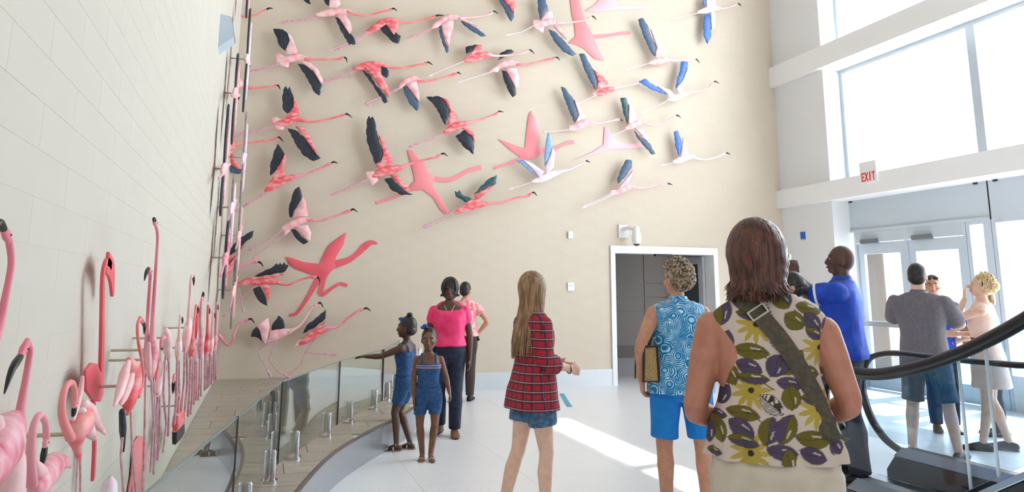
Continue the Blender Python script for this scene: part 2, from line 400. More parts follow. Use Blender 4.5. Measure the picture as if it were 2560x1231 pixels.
# ---- outside
struct('ground_outside', MB().box((XW+0.14, -20, -0.15), (60, 40, -0.03)), mat('pale_concrete', (214, 212, 206), 0.8, rgb2=(204, 202, 198), scale=2), None, 'pale sunlit pavement outside the doors', 'pavement')
ob = struct('wall_outside', MB().box((9.6, 15.03, 0), (17.4, 24, 9.5)), mat('outer_joint', (186, 188, 190), 0.7), None, 'white panelled building outside the windows', 'building')
OW = mat('outer_white_panel', (244, 244, 242), 0.6)
for i in range(3):
    for j in range(10):
        boxo('panel', (9.6+i*2.6+0.02, 15.0, j*0.95+0.02), (9.6+(i+1)*2.6-0.02, 15.03, (j+1)*0.95-0.02), OW, ob)
struct('added_canopy', MB().box((XW+0.4, 2.0, 5.42), (12.06, YB+0.5, 5.58)), WHITE, None, 'white canopy added outside to keep sun off the lower windows', 'canopy')  # slab added to block the sun from the lower windows
struct('added_eave', MB().box((XW+0.4, 2.0, ZC), (11.26, YB+0.5, ZC+0.15)), WHITE, None, 'unseen roof overhang added to narrow the sun through the top windows', 'roof')  # unseen eave added, trims the sun to a narrow floor strip
gw = boxo('garden_wall', (16, -6, -0.03), (16.3, 8.0, 1.25), mat('pale_teal_wall', (150, 196, 206), 0.7)); tag(gw, 'low pale teal wall far outside the windows', 'wall', kind='structure')
# ------------------------------------------------------------------ flamingos
PINK = mat('coral_plumage', (236, 98, 106), 0.5, rgb2=(250, 178, 176), scale=10, detail=4, stretch=(1, 1, 2.2), lo=0.42, hi=0.68)
NECKS = {k_: mat('neck_'+k_, a_, 0.5, rgb2=b_, scale=6) for k_, a_, b_ in (('p', (240, 122, 126), (246, 156, 156)), ('l', (248, 184, 188), (250, 204, 204)), ('r', (232, 130, 148), (242, 166, 178)), ('i', (242, 212, 226), (248, 226, 236)))}
PALE = mat('pale_pink_plumage', (246, 168, 174), 0.5, rgb2=(253, 222, 222), scale=11, detail=4, lo=0.35, hi=0.7)
ROSE = mat('rose_plumage', (228, 112, 134), 0.5, rgb2=(250, 200, 208), scale=14, detail=4, stretch=(1, 3, 1), lo=0.38, hi=0.66)
LILAC = mat('lilac_white_plumage', (238, 206, 226), 0.5, rgb2=(250, 236, 244), scale=16, lo=0.35, hi=0.7)  # near-white; on right-hand birds it paints in window overexposure
INK = mat('black_flight_feathers', (26, 30, 40), 0.38, rgb2=(46, 54, 70), scale=40, stretch=(3, 1, 0.6), bump=0.15)
SLATESHEEN = mat('slate_sheen_feathers', (58, 78, 104), 0.4, rgb2=(84, 104, 130), scale=40, stretch=(3, 1, 0.6), bump=0.15)  # black feathers with the window sheen put into the colour
BLUESHEEN = mat('blue_sheen_feathers', (44, 92, 176), 0.4, rgb2=(86, 130, 200), scale=30, stretch=(3, 1, 0.6), bump=0.15)  # sky reflection on black feathers painted in as blue
SKYSHEEN = mat('pale_blue_sheen_feathers', (120, 156, 206), 0.4, rgb2=(160, 188, 224), scale=30, stretch=(3, 1, 0.6), bump=0.15)  # stronger sky reflection painted into the feather colour
TEALSHEEN = mat('teal_sheen_feathers', (28, 62, 70), 0.4, rgb2=(60, 100, 106), scale=30, stretch=(3, 1, 0.6), bump=0.15)  # black feathers, reflected sheen painted in as teal
LEGM = mat('mauve_pink_leg', (205, 150, 165), 0.5, rgb2=(226, 180, 190), scale=30)
LEGLIT = mat('window_lit_leg', (232, 204, 212), 0.5, rgb2=(240, 220, 226), scale=30)  # lit copy of the leg pink, window overexposure put into the colour
BEAK = mat('black_beak', (24, 24, 28), 0.35)
EYEM = mat('dark_eye', (20, 16, 14), 0.2)
PIN = mat('pale_standoff_pin', (200, 186, 164), 0.4, metal=0.3)
TAUPE = mat('taupe_grey_feathers', (128, 114, 112), 0.5, rgb2=(170, 156, 152), scale=30, stretch=(3, 1, 0.6))
WINGS = {'g': TAUPE, 'k': INK, 's': SLATESHEEN, 'b': BLUESHEEN, 'y': SKYSHEEN, 't': TEALSHEEN}
BODYM = {'p': PINK, 'l': PALE, 'r': ROSE, 'i': LILAC}  # paler mixes on right-hand birds put window overexposure into the plumage

def plate(name, pts, nrm, th, mt, parent, org, serr=False, dome=0.012):
    """a cut-out with thickness and a slightly raised face"""
    pts = [Vector(p) for p in pts]
    if serr:
        q = []; cen = sum(pts, Vector())/len(pts)
        for i, p in enumerate(pts):
            nx = pts[(i+1) % len(pts)]; L = (nx-p).length; q.append(p)
            k = int(L/0.045)
            out = nrm.cross(nx-p).normalized()
            if out.dot((p+nx)/2-cen) < 0: out = -out
            for j in range(1, k):
                q.append(p+(nx-p)*(j/k)+out*(0.005 if j % 2 else -0.006))
        pts = q
    bm = bmesh.new(); vs = [bm.verts.new(p-org) for p in pts]
    try: f = bm.faces.new(vs)
    except Exception: bm.free(); return None
    f.normal_update()
    if f.normal.dot(nrm) < 0: f.normal_flip()
    r = bmesh.ops.extrude_face_region(bm, geom=[f])
    top = [g for g in r['geom'] if isinstance(g, bmesh.types.BMFace)]
    bmesh.ops.translate(bm, verts=[g for g in r['geom'] if isinstance(g, bmesh.types.BMVert)], vec=nrm*th)
    bmesh.ops.inset_region(bm, faces=top, thickness=min(0.012, dome), depth=dome*0.6, use_even_offset=False)
    bmesh.ops.recalc_face_normals(bm, faces=bm.faces[:])
    bmesh.ops.triangulate(bm, faces=[x for x in bm.faces if len(x.verts) > 4])
    me = bpy.data.meshes.new(name); bm.to_mesh(me); bm.free()
    return link(name, me, mt, parent)
def spline(pts, k=4):
    """smooth curve through points"""
    P = [Vector(p) for p in pts]
    if len(P) < 3: return P
    out = []
    for i in range(len(P)-1):
        p0, p1, p2, p3 = P[max(i-1, 0)], P[i], P[i+1], P[min(i+2, len(P)-1)]
        for j in range(k):
            t = j/k
            out.append(0.5*((2*p1)+(p2-p0)*t+(2*p0-5*p1+4*p2-p3)*t*t+(3*p1-p0-3*p2+p3)*t**3))
    out.append(P[-1]); return out
def taper(a, n): return [a[0]+(a[-1]-a[0])*i/(n-1) if len(a) == 2 else np.interp(i/(n-1), np.linspace(0, 1, len(a)), a) for i in range(n)]

def flamingo(label, zoom, axis, off, body=None, neck=None, beak=None, tail=None, legs=(), wings=(), bm_='p', neckm=None, legm='m', nr=0.018, br=0.06, group='flying flamingo cutouts on the back wall', hr=0.026, foot=True, headat=None, pinpts=None, beakr=0.012, lobes=()):
    """zoom = (ox, oy, scale): the coordinates below are read off an enlargement of the photograph and put on the wall"""
    ox, oy, sc = zoom
    val = (YB-off) if axis == 1 else (XL+off)
    nrm = Vector((0, -1, 0)) if axis == 1 else Vector((1, 0, 0))
    W = lambda q, d=0.0: hit(ox+q[0]/sc, oy+q[1]/sc, axis, val+nrm[axis]*d)
    ref = W(body[len(body)//2] if body else neck[0])
    org = ref - nrm*off
    t = empty('flamingo', org, label, 'flamingo', group)
    N = lambda p: p-org
    fl = 0.45; lr = 0.0085
    if axis == 0:   # these stand close by: thickness read off in pixels
        u = (ref-EYE).dot(FW)/F_PX; fl = 0.85; lr = 3.0*u
        nr, hr, beakr = nr*u, hr*u, beakr*u
        br = [x*u for x in br] if hasattr(br, '__len__') else br*u
    bmat = BODYM[bm_]; nm = NECKS[neckm or bm_]
    if body:
        n = (len(body)-1)*4+1; B = [N(p) for p in spline([W(q) for q in body])]
        rr = br if hasattr(br, '__len__') else [br*0.35, br*0.85, br, br*0.8, br*0.4]
        rr = taper(rr, len(B)); o = MB().loft(B, rr, [x*fl for x in rr], side=nrm.cross(B[-1]-B[0]).normalized(), seg=12).build('body', bmat, t)
    for lname, lp, lr_, lm_ in lobes:
        B = [N(p) for p in spline([W(q) for q in lp])]; u_ = (ref-EYE).dot(FW)/F_PX; rr = [x*u_ for x in taper(lr_, len(B))]
        MB().loft(B, rr, [x*fl for x in rr], side=nrm.cross(B[-1]-B[0]).normalized(), seg=10).build(lname, BODYM.get(lm_) or WINGS[lm_], t)
    if tail: plate('tail', [W(q, -0.012) for q in tail], nrm, 0.012, PALE, t, org)
    if neck:
        Pn = [N(p) for p in spline([W(q) for q in neck])]; n = len(Pn)
        rr = taper([nr*1.5, nr, nr*0.9, nr*0.95], n)
        MB().loft(Pn, rr, seg=8).build('neck', nm, t)
        hd = Pn[-1]; dr = (Pn[-1]-Pn[-2]).normalized()
        if beak:
            bp = [N(W(q)) for q in beak]
            hc = hd+(bp[0]-hd)*0.45; ax = (bp[0]-hd).normalized() if (bp[0]-hd).length > 1e-4 else dr
            L = max((bp[0]-hd).length*0.75, hr*1.2)
            h = MB().loft([hd-ax*hr*0.4, hc, bp[0]+ax*0.004], [hr*0.75, hr, hr*0.55], [hr*0.5, hr*0.7, hr*0.45], side=nrm.cross(ax), seg=10).build('head', nm, t)
            MB().ell(hc+nrm*hr*0.66, (hr*0.2, hr*0.2, hr*0.2), nu=8, nv=6).build('eye', EYEM, h)
            bs = spline(bp, 3); MB().loft(bs, taper([beakr*1.15, beakr*1.3, beakr*0.9, beakr*0.25], len(bs)), seg=8).build('beak', BEAK, t)
    lm = LEGM if legm == 'm' else LEGLIT
    for L in legs:
        Pl = [N(W(q)) for q in L]
        o = MB()
        pp = []
        for a, b in zip(Pl, Pl[1:]): pp += [a, a+(b-a)*0.5]
        pp.append(Pl[-1]); o.loft(pp, lr, seg=6); o.build('leg', lm, t)
        if foot:
            d = (Pl[-1]-Pl[-2]).normalized()
            MB().loft([Pl[-1]-d*0.02, Pl[-1]+d*0.035, Pl[-1]+d*0.085], [0.009, 0.02, 0.012], [0.006, 0.008, 0.005], side=nrm.cross(d), seg=8).build('foot', lm, t)
    for wi, (wm, blk, pnk) in enumerate(wings):
        w_ = None
        if pnk: w_ = plate('wing', [W(q, 0.0) for q in pnk], nrm, 0.02, bmat, t, org, dome=0.016)
        if blk:
            o = plate('flight_feathers', [W(q, -0.014) for q in blk], nrm, 0.018, WINGS[wm], w_ or t, org, serr=True)
    for q in (pinpts or ([body[len(body)//2]] if body else [neck[0]])):
        p = N(W(q)); MB().cyl(p-nrm*(off-0.004), p-nrm*0.005, 0.009 if axis == 1 else 0.005, seg=8).build('standoff_pin', PIN, t)
    return t
def silhouette(label, zoom, axis, poly, tubes, mt, off=0.006, th=0.006):
    ox, oy, sc = zoom; val = (YB-off) if axis == 1 else (XL+off)
    nrm = Vector((0, -1, 0)) if axis == 1 else Vector((1, 0, 0))
    W = lambda q: hit(ox+q[0]/sc, oy+q[1]/sc, axis, val)
    org = W(poly[0]) if poly else W(tubes[0][0][0])
    t = empty('flamingo_silhouette', org, label, 'silhouette', 'plain pink flamingo silhouettes')
    if poly: plate('body', [W(q) for q in poly], nrm, th, mt, t, org, dome=0.002)
    for nm, pts, r in tubes:
        P = spline([W(q) for q in pts], 5); rr = taper(r, len(P)); a, b = [], []
        for i in range(len(P)):
            sd = nrm.cross(P[min(i+1, len(P)-1)]-P[max(i-1, 0)]).normalized()*rr[i]; a.append(P[i]+sd); b.append(P[i]-sd)
        rb = MB(); n = len(P)
        for i in range(n): rb.v += [tuple(a[i]-org), tuple(b[i]-org), tuple(b[i]-org+nrm*(th+.001)), tuple(a[i]-org+nrm*(th+.001))]
        for i in range(n-1):
            for q in range(4): rb.f.append((i*4+q, i*4+(q+1) % 4, i*4+4+(q+1) % 4, i*4+4+q))
        rb.f += [(3, 2, 1, 0), (n*4-4, n*4-3, n*4-2, n*4-1)]
        rb.build(nm, mt, t, smooth=False)
A, E_, G, Cz, D, Fz = (440, 0, 2.564), (560, 340, 3.419), (520, 560, 3.077), (1000, 0, 3.62), (1380, 0, 3.621), (1160, 260, 3.419)
PX = (0, 0, 1)
fl_ = flamingo
fl_('flamingo neck and head poking out of the top left corner', A, 1, 0.10, neck=[(385, 98), (430, 103), (480, 104), (530, 88), (562, 72)], beak=[(580, 62), (600, 52), (622, 56)])
fl_('flying flamingo cut by the top edge, trailing lower wing, above the tilted white-bellied one', A, 1, 0.13, bm_='l', body=[(900, 95), (960, 85), (1040, 75), (1120, 72)], neck=[(1100, 75), (1170, 97), (1230, 98), (1310, 78), (1368, 65)], beak=[(1383, 58), (1400, 55), (1418, 72)], neckm='p', legs=[[(915, 100), (830, 122), (720, 135)], [(915, 106), (830, 130), (700, 145)]],
    wings=[('k', [(945, -20), (985, -30), (1000, 30), (975, 38), (955, 20)], [(985, -40), (1035, -30), (1052, 30), (1030, 55), (980, 45)]), ('k', [(1018, 110), (1050, 122), (1085, 180), (1140, 245), (1152, 285), (1110, 287), (1060, 205)], [(1020, 95), (1085, 95), (1118, 145), (1128, 195), (1110, 220), (1075, 165), (1045, 120)])])
fl_('single dark wing tip of a flamingo hanging in from the top edge at left', A, 1, 0.12, body=[(760, -60), (800, -50), (850, -45)], wings=[('k', [(790, -30), (845, -35), (864, 28), (838, 20)], [(800, -50), (850, -50), (845, -5), (810, -15)])])
fl_('flying flamingo with drooping dark wing, third along the upper row', A, 1, 0.13, body=[(1215, 212), (1290, 170), (1350, 135), (1430, 140)], neck=[(1415, 145), (1500, 145), (1590, 125), (1640, 112)], beak=[(1662, 104), (1685, 98), (1726, 102)], legs=[[(1220, 215), (1140, 262), (1040, 300)], [(1225, 222), (1150, 275), (1050, 312)]],
    wings=[('k', [(1280, 157), (1330, 150), (1390, 200), (1440, 232), (1426, 280), (1390, 270), (1340, 222)], [(1300, 130), (1370, 112), (1430, 128), (1422, 180), (1396, 228), (1368, 190), (1340, 150)])])
fl_('flying flamingo with dark wings and white fan tail, nearest the corner in second row', A, 1, 0.14, bm_='l', body=[(655, 385), (720, 380), (780, 368), (845, 376)], neck=[(830, 378), (900, 380), (1000, 382), (1052, 377)], beak=[(1075, 368), (1090, 374), (1098, 402)], neckm='p', tail=[(640, 350), (665, 342), (730, 385), (722, 432), (690, 430), (645, 400)], legs=[[(665, 402), (590, 428), (515, 448)], [(665, 410), (590, 440), (500, 460)]],
    wings=[('k', [(622, 187), (680, 190), (715, 215), (728, 255), (720, 300), (700, 327), (660, 290), (640, 230)], [(715, 213), (745, 240), (778, 330), (770, 348), (712, 348), (703, 322), (728, 262)]), ('k', [(780, 410), (830, 420), (880, 460), (936, 540), (920, 614), (885, 590), (845, 510), (800, 440)], [(795, 396), (860, 403), (912, 450), (942, 520), (930, 542), (880, 458), (830, 422)])])
fl_('flying flamingo gliding with long lowered wing and flat pink back', A, 1, 0.12, body=[(1140, 448), (1200, 425), (1270, 412), (1345, 418)], neck=[(1330, 422), (1420, 436), (1500, 426), (1590, 410)], beak=[(1608, 402), (1622, 400), (1646, 418)], legs=[[(1150, 452), (1080, 478), (960, 515)], [(1155, 460), (1085, 488), (950, 528)]],
    wings=[('k', [(1190, 450), (1240, 478), (1290, 558), (1340, 610), (1357, 655), (1335, 664), (1290, 592), (1250, 530)], [(1205, 435), (1300, 435), (1312, 480), (1362, 570), (1362, 625), (1310, 570), (1260, 490)]), ('k', [(1312, 428), (1352, 440), (1366, 480), (1350, 502), (1320, 482)], None)])
fl_('flying flamingo with one grey wing hanging straight down, ahead of the gliding one', A, 1, 0.12, bm_='l', body=[(1435, 560), (1470, 528), (1520, 505), (1560, 515)], neck=[(1545, 520), (1600, 520), (1680, 506), (1760, 484)], beak=[(1803, 470), (1812, 466), (1828, 478)], neckm='p', legs=[[(1450, 555), (1380, 588), (1300, 628), (1240, 655)], [(1445, 562), (1380, 598), (1300, 640), (1250, 665)]],
    wings=[('s', [(1448, 545), (1490, 558), (1542, 620), (1560, 690), (1545, 712), (1500, 672), (1470, 612)], [(1470, 540), (1540, 520), (1556, 590), (1560, 660), (1520, 605)])])
fl_('red-bodied flying flamingo with dark wings spread wide, third row near the corner', A, 1, 0.15, body=[(620, 790), (690, 790), (750, 765), (830, 770)], neck=[(812, 772), (880, 780), (960, 767), (1050, 746)], beak=[(1085, 735), (1100, 732), (1130, 756)], tail=[(610, 760), (640, 748), (700, 780), (690, 832), (650, 835), (630, 800)], legs=[[(625, 800), (540, 830), (430, 850)], [(630, 810), (545, 842), (412, 866)]],
    wings=[('k', [(688, 575), (703, 553), (716, 575), (728, 555), (740, 590), (757, 640), (750, 690), (715, 730), (685, 702), (680, 640)], [(755, 625), (782, 670), (788, 740), (740, 748), (680, 772), (720, 730), (752, 690)]), ('k', [(715, 825), (770, 838), (830, 890), (880, 960), (927, 1015), (880, 1034), (820, 1000), (770, 930)], [(765, 812), (818, 815), (852, 870), (892, 950), (907, 1002), (870, 950), (820, 880)])])
fl_('flamingo at the corner with wing folded straight up, second row', A, 1, 0.15, bm_='l', body=[(345, 575), (370, 555), (405, 548), (450, 558)], neck=[(440, 562), (520, 564), (590, 556), (630, 552)], beak=[(645, 548), (656, 550), (670, 576)], neckm='p', wings=[('k', [(352, 380), (376, 370), (380, 450), (358, 482)], [(362, 400), (392, 415), (408, 500), (442, 550), (352, 578), (345, 540)])])
fl_('flamingo at the corner with grey wing tip curling below it, third row', A, 1, 0.15, body=[(325, 985), (345, 955), (375, 930)], neck=[(370, 928), (450, 917), (560, 905), (630, 893)], beak=[(652, 884), (664, 882), (690, 912)], wings=[('k', None, [(338, 845), (362, 835), (378, 920), (350, 965), (332, 960)]), ('s', [(340, 1055), (400, 1080), (452, 1098), (400, 1117), (348, 1107)], [(345, 985), (368, 985), (385, 1040), (432, 1092), (390, 1085), (352, 1050)])])
fl_('slim rising flamingo with one upright dark wing, below the wide-winged red one', E_, 1, 0.14, body=[(350, 475), (440, 420), (520, 372), (620, 345)], neck=[(600, 350), (700, 325), (800, 287), (868, 256)], beak=[(918, 232), (940, 222), (975, 236)], neckm='r', legs=[[(400, 445), (300, 512), (200, 575), (120, 630)], [(410, 455), (305, 525), (200, 590), (120, 645)]],
    wings=[('k', [(455, 68), (490, 110), (517, 150), (490, 220), (450, 290), (395, 342), (393, 260), (420, 160)], [(517, 150), (528, 190), (508, 280), (525, 325), (470, 362), (390, 432), (345, 455), (400, 380), (450, 290), (490, 220)])])
fl_('largest flying flamingo with huge dark wings in the middle left of the back wall', E_, 1, 0.16, br=0.075, body=[(1270, 350), (1350, 310), (1430, 285), (1530, 268)], neck=[(1500, 270), (1600, 237), (1720, 203), (1815, 184)], beak=[(1855, 158), (1880, 150), (1913, 176)], tail=[(1210, 308), (1280, 305), (1320, 380), (1270, 425), (1215, 350)], legs=[[(1240, 365), (1100, 425), (980, 478)], [(1245, 378), (1105, 440), (960, 492)]],
    wings=[('k', [(1215, -20), (1222, -140), (1238, -172), (1250, -148), (1268, -165), (1292, -115), (1312, 0), (1337, 80), (1362, 150), (1340, 212), (1293, 242), (1258, 150), (1224, 60)], [(1318, -10), (1360, 28), (1397, 130), (1445, 212), (1400, 252), (1296, 295), (1298, 242), (1340, 217), (1362, 150), (1337, 60)]), ('k', [(1370, 370), (1430, 358), (1500, 430), (1560, 480), (1613, 500), (1520, 508), (1430, 462)], [(1415, 335), (1470, 325), (1532, 390), (1594, 467), (1560, 477), (1500, 420), (1440, 360)])])
fl_('flying flamingo with feathery tail, raised dark wing and dangling legs above the coral silhouette', E_, 1, 0.14, bm_='l', body=[(500, 790), (570, 765), (650, 725), (730, 712)], neck=[(715, 718), (830, 722), (930, 692), (1025, 657)], beak=[(1085, 638), (1105, 626), (1142, 652)], neckm='r', tail=[(498, 775), (570, 755), (590, 790), (522, 852)], legs=[[(510, 800), (400, 878), (250, 962)], [(530, 840), (400, 928), (285, 1015)]],
    wings=[('k', [(640, 433), (657, 470), (667, 520), (640, 580), (600, 640), (580, 702), (560, 692), (553, 620), (580, 520), (605, 458)], [(675, 518), (697, 560), (718, 692), (640, 692), (588, 702), (610, 640), (650, 580)]), ('k', [(562, 798), (610, 800), (660, 860), (722, 907), (680, 928), (620, 882)], [(600, 780), (712, 758), (744, 830), (737, 902), (680, 868)])])
fl_('flamingo at the corner lifting off with long slanted dark wing', G, 1, 0.15, body=[(90, 405), (130, 370), (180, 335)], neck=[(150, 340), (230, 326), (300, 312), (345, 297)], beak=[(385, 293), (405, 300), (426, 332)], neckm='r', wings=[('k', [(118, 272), (150, 220), (230, 120), (300, 75), (352, 53), (342, 100), (280, 150), (200, 222)], [(105, 325), (200, 230), (307, 133), (252, 190), (182, 320), (130, 382), (98, 392)])])
fl_('flamingo starting to run with black wings up and down, overlapping the coral silhouette', G, 1, 0.17, body=[(230, 462), (330, 442), (440, 440), (560, 455)], neck=[(540, 455), (620, 467), (700, 432), (785, 410)], beak=[(838, 410), (852, 420), (864, 452)], legs=[[(370, 480), (260, 570), (150, 680)], [(240, 500), (250, 580), (265, 640)]],
    wings=[('k', [(355, 407), (420, 370), (500, 330), (528, 303), (540, 318), (555, 298), (568, 316), (585, 296), (598, 314), (622, 318), (590, 370), (500, 387), (420, 402)], [(350, 430), (420, 405), (520, 390), (595, 375), (570, 400), (470, 425)]), ('k', [(345, 500), (400, 480), (432, 540), (452, 600), (457, 632), (400, 602), (370, 562)], [(420, 470), (470, 475), (483, 540), (462, 603), (433, 540)])])
fl_('running flamingo with white and black half-open wings, left of the lowest pair', G, 1, 0.17, bm_='l', body=[(460, 905), (520, 870), (580, 840), (650, 822)], neck=[(620, 830), (700, 790), (750, 722), (792, 650)], beak=[(848, 614), (866, 608), (888, 648)], legs=[[(500, 900), (380, 980), (420, 1050), (465, 1140)], [(520, 900), (470, 1050), (540, 1140), (590, 1165)]],
    wings=[('k', [(330, 870), (345, 820), (372, 792), (412, 840), (424, 915), (392, 880), (360, 870)], [(375, 782), (462, 715), (475, 800), (445, 925), (415, 900), (400, 830)]), ('k', [(490, 785), (542, 705), (582, 740), (588, 802), (488, 822)], [(478, 822), (578, 808), (565, 840), (465, 895)])])
fl_('running flamingo with one black raised wing, right of the lowest pair', G, 1, 0.17, body=[(700, 925), (780, 880), (850, 830), (940, 800)], neck=[(900, 802), (1000, 790), (1080, 722), (1150, 672)], beak=[(1200, 655), (1222, 650), (1254, 672)], neckm='r', tail=[(650, 960), (700, 890), (760, 880), (720, 925)], legs=[[(810, 890), (750, 990), (710, 1090), (645, 1140)], [(815, 895), (755, 990), (850, 1000), (945, 1005)]],
    wings=[('k', [(730, 845), (760, 780), (850, 710), (907, 657), (902, 730), (830, 792)], [(735, 868), (830, 800), (907, 745), (882, 795), (765, 885), (700, 920)])])
fl_('flamingo neck curving in an S out of the lower left corner', G, 1, 0.14, bm_='r', neck=[(85, 860), (110, 890), (150, 932), (185, 912), (202, 850), (230, 775), (275, 747)], beak=[(312, 738), (332, 732), (360, 768)])
fl_('flying flamingo with two wings hanging in an upside-down V near the top', Cz, 1, 0.13, bm_='l', body=[(290, 250), (360, 205), (450, 155), (545, 160)], neck=[(540, 165), (640, 157), (740, 147), (800, 130)], beak=[(840, 108), (860, 104), (888, 128)], legs=[[(300, 240), (230, 282), (130, 322)], [(305, 248), (235, 295), (110, 338)]],
    wings=[('s', [(350, 230), (375, 235), (387, 320), (417, 400), (442, 462), (425, 483), (390, 412), (360, 312)], [(372, 218), (440, 175), (486, 195), (478, 260), (452, 330), (440, 435), (410, 360), (382, 290)]), ('s', [(550, 193), (600, 205), (680, 250), (750, 300), (777, 327), (740, 332), (650, 282), (580, 232)], [(520, 170), (600, 180), (690, 238), (600, 210)])])
fl_('lone slate-sheened wing of a flamingo hanging in from the top edge, middle', Cz, 1, 0.12, body=[(820, -60), (900, -50), (1020, -60)], wings=[('s', [(885, -10), (930, 0), (990, 60), (1032, 150), (1006, 197), (970, 142), (930, 60)], [(910, -30), (1025, -30), (1042, 60), (1026, 125), (990, 62), (935, 0)])])
fl_('flying flamingo with white ruffled tail crossing a pale pink silhouette at the top', Cz, 1, 0.14, bm_='l', body=[(1215, 225), (1290, 215), (1350, 200), (1440, 205)], neck=[(1420, 206), (1500, 206), (1600, 196), (1685, 181)], beak=[(1735, 152), (1752, 150), (1778, 182)], tail=[(1200, 178), (1260, 188), (1310, 220), (1292, 302), (1205, 242)], legs=[[(1200, 238), (1100, 290), (1000, 310)]], legm='p',
    wings=[('s', [(1242, -30), (1305, -20), (1337, 80), (1272, 182), (1250, 100)], [(1340, 92), (1372, 108), (1384, 170), (1276, 184)]), ('s', [(1340, 270), (1400, 290), (1480, 370), (1560, 460), (1592, 492), (1560, 507), (1480, 472), (1400, 382)], [(1385, 235), (1442, 245), (1504, 360), (1450, 312)])])
fl_('plump flying flamingo with short black wing stub, just left of a white-bodied one', Cz, 1, 0.15, br=0.07, body=[(580, 548), (650, 530), (730, 505), (830, 490)], neck=[(800, 490), (860, 506), (960, 502), (1080, 487), (1125, 472)], beak=[(1168, 456), (1185, 455), (1218, 488)], neckm='l', legs=[[(590, 550), (500, 585), (300, 670)]], legm='p',
    wings=[('k', [(593, 430), (680, 403), (692, 420), (662, 460), (600, 487)], [(690, 408), (742, 413), (737, 452), (640, 512), (598, 524), (660, 460)])])
fl_('white-bodied flying flamingo with dark wing straight down, centre of the third row', Cz, 1, 0.13, bm_='l', body=[(870, 615), (940, 580), (1000, 570), (1085, 580)], neck=[(1060, 585), (1180, 577), (1300, 547), (1382, 532)], beak=[(1408, 522), (1424, 520), (1448, 548)], neckm='p', tail=[(800, 650), (870, 600), (900, 620), (885, 655)], legs=[[(860, 640), (700, 690), (560, 735)]], legm='p',
    wings=[('k', [(878, 547), (905, 520), (900, 490), (960, 453), (1002, 450), (1030, 470), (940, 520)], None), ('k', [(918, 640), (960, 648), (1000, 720), (1042, 800), (1048, 862), (1020, 882), (980, 822), (940, 722)], [(945, 620), (1052, 620), (1074, 700), (1068, 785), (1040, 792), (1000, 712)])])
fl_('flying flamingo with curled blue-black wing swept back, left of the red upright silhouette', Cz, 1, 0.15, body=[(390, 1210), (470, 1160), (540, 1130), (630, 1108)], neck=[(600, 1110), (700, 1091), (800, 1057), (868, 1032)], beak=[(888, 1014), (905, 1008), (938, 1016)], neckm='r', legs=[[(400, 1200), (250, 1260), (140, 1305)], [(405, 1210), (260, 1275), (125, 1320)]],
    wings=[('k', [(238, 880), (350, 873), (400, 910), (447, 990), (440, 1050), (410, 1133), (380, 1082), (330, 982), (280, 922)], [(368, 883), (430, 898), (467, 990), (525, 1060), (492, 1112), (418, 1145), (445, 1060), (450, 990), (410, 920)]), ('k', [(500, 1235), (580, 1180), (650, 1220), (668, 1300), (664, 1398), (580, 1335)], [(560, 1160), (640, 1165), (672, 1225), (674, 1290), (650, 1235), (590, 1190)])])
fl_('flying flamingo with vertical blue-sheened wing at the top right of the wall', D, 1, 0.14, bm_='i', body=[(1320, 112), (1400, 92), (1470, 75), (1530, 75)], neck=[(1500, 80), (1580, 72), (1645, 52)], beak=[(1680, 38), (1695, 36), (1714, 58)], neckm='l', legs=[[(1330, 115), (1230, 140), (1150, 162)]], legm='p',
    wings=[('b', [(1355, -20), (1392, -20), (1390, 45), (1372, 45)], [(1388, -30), (1472, -20), (1474, 65), (1398, 72)]), ('b', [(1380, 135), (1432, 128), (1432, 230), (1437, 330), (1405, 397), (1374, 332), (1370, 230)], [(1430, 110), (1474, 115), (1468, 250), (1440, 272)])])
fl_('flying flamingo with tall slate-sheened wing leaning back, its beak touching a blue-sheened wing', D, 1, 0.14, bm_='l', body=[(880, 568), (950, 560), (1020, 545), (1090, 548)], neck=[(1070, 550), (1150, 549), (1258, 552)], beak=[(1298, 540), (1312, 540), (1338, 572)], legs=[[(880, 572), (800, 598), (700, 625)]], legm='p',
    wings=[('s', [(778, 180), (815, 163), (862, 230), (892, 330), (942, 420), (930, 512), (890, 462), (830, 332), (800, 250)], [(888, 268), (942, 350), (1014, 482), (990, 514), (928, 522), (945, 430)])])
fl_('coral-bodied flying flamingo with one slate-sheened wing raised, just below the tall pink silhouette', D, 1, 0.13, bm_='p', body=[(395, 855), (450, 840), (510, 815), (580, 800)], neck=[(560, 800), (650, 782), (735, 762)], beak=[(788, 744), (800, 742), (818, 752)], neckm='l', tail=[(360, 850), (400, 830), (430, 860), (390, 880)], legs=[[(400, 860), (320, 900), (240, 935)]], legm='p',
    wings=[('s', [(243, 490), (290, 490), (332, 570), (382, 650), (412, 740), (390, 812), (340, 722), (290, 622)], [(378, 638), (452, 690), (510, 762), (440, 802), (398, 822), (415, 740)])])
fl_('flying flamingo with two vivid blue-sheened wings in a wide V', D, 1, 0.15, bm_='i', body=[(1050, 898), (1110, 890), (1180, 860), (1250, 830)], neck=[(1230, 835), (1330, 827), (1415, 797), (1435, 778)], beak=[(1465, 745), (1482, 738), (1514, 758)], neckm='l', legs=[[(1050, 905), (950, 965), (850, 1006)]], legm='p',
    wings=[('b', [(788, 742), (840, 713), (900, 760), (1000, 820), (1052, 852), (1000, 848), (900, 812)], [(950, 780), (1065, 815), (1115, 872), (1060, 894), (1040, 852)]), ('b', [(1165, 560), (1222, 563), (1227, 640), (1182, 730), (1118, 803), (1130, 720), (1160, 640)], [(1222, 615), (1240, 650), (1205, 760), (1155, 868), (1120, 805), (1180, 730)])])
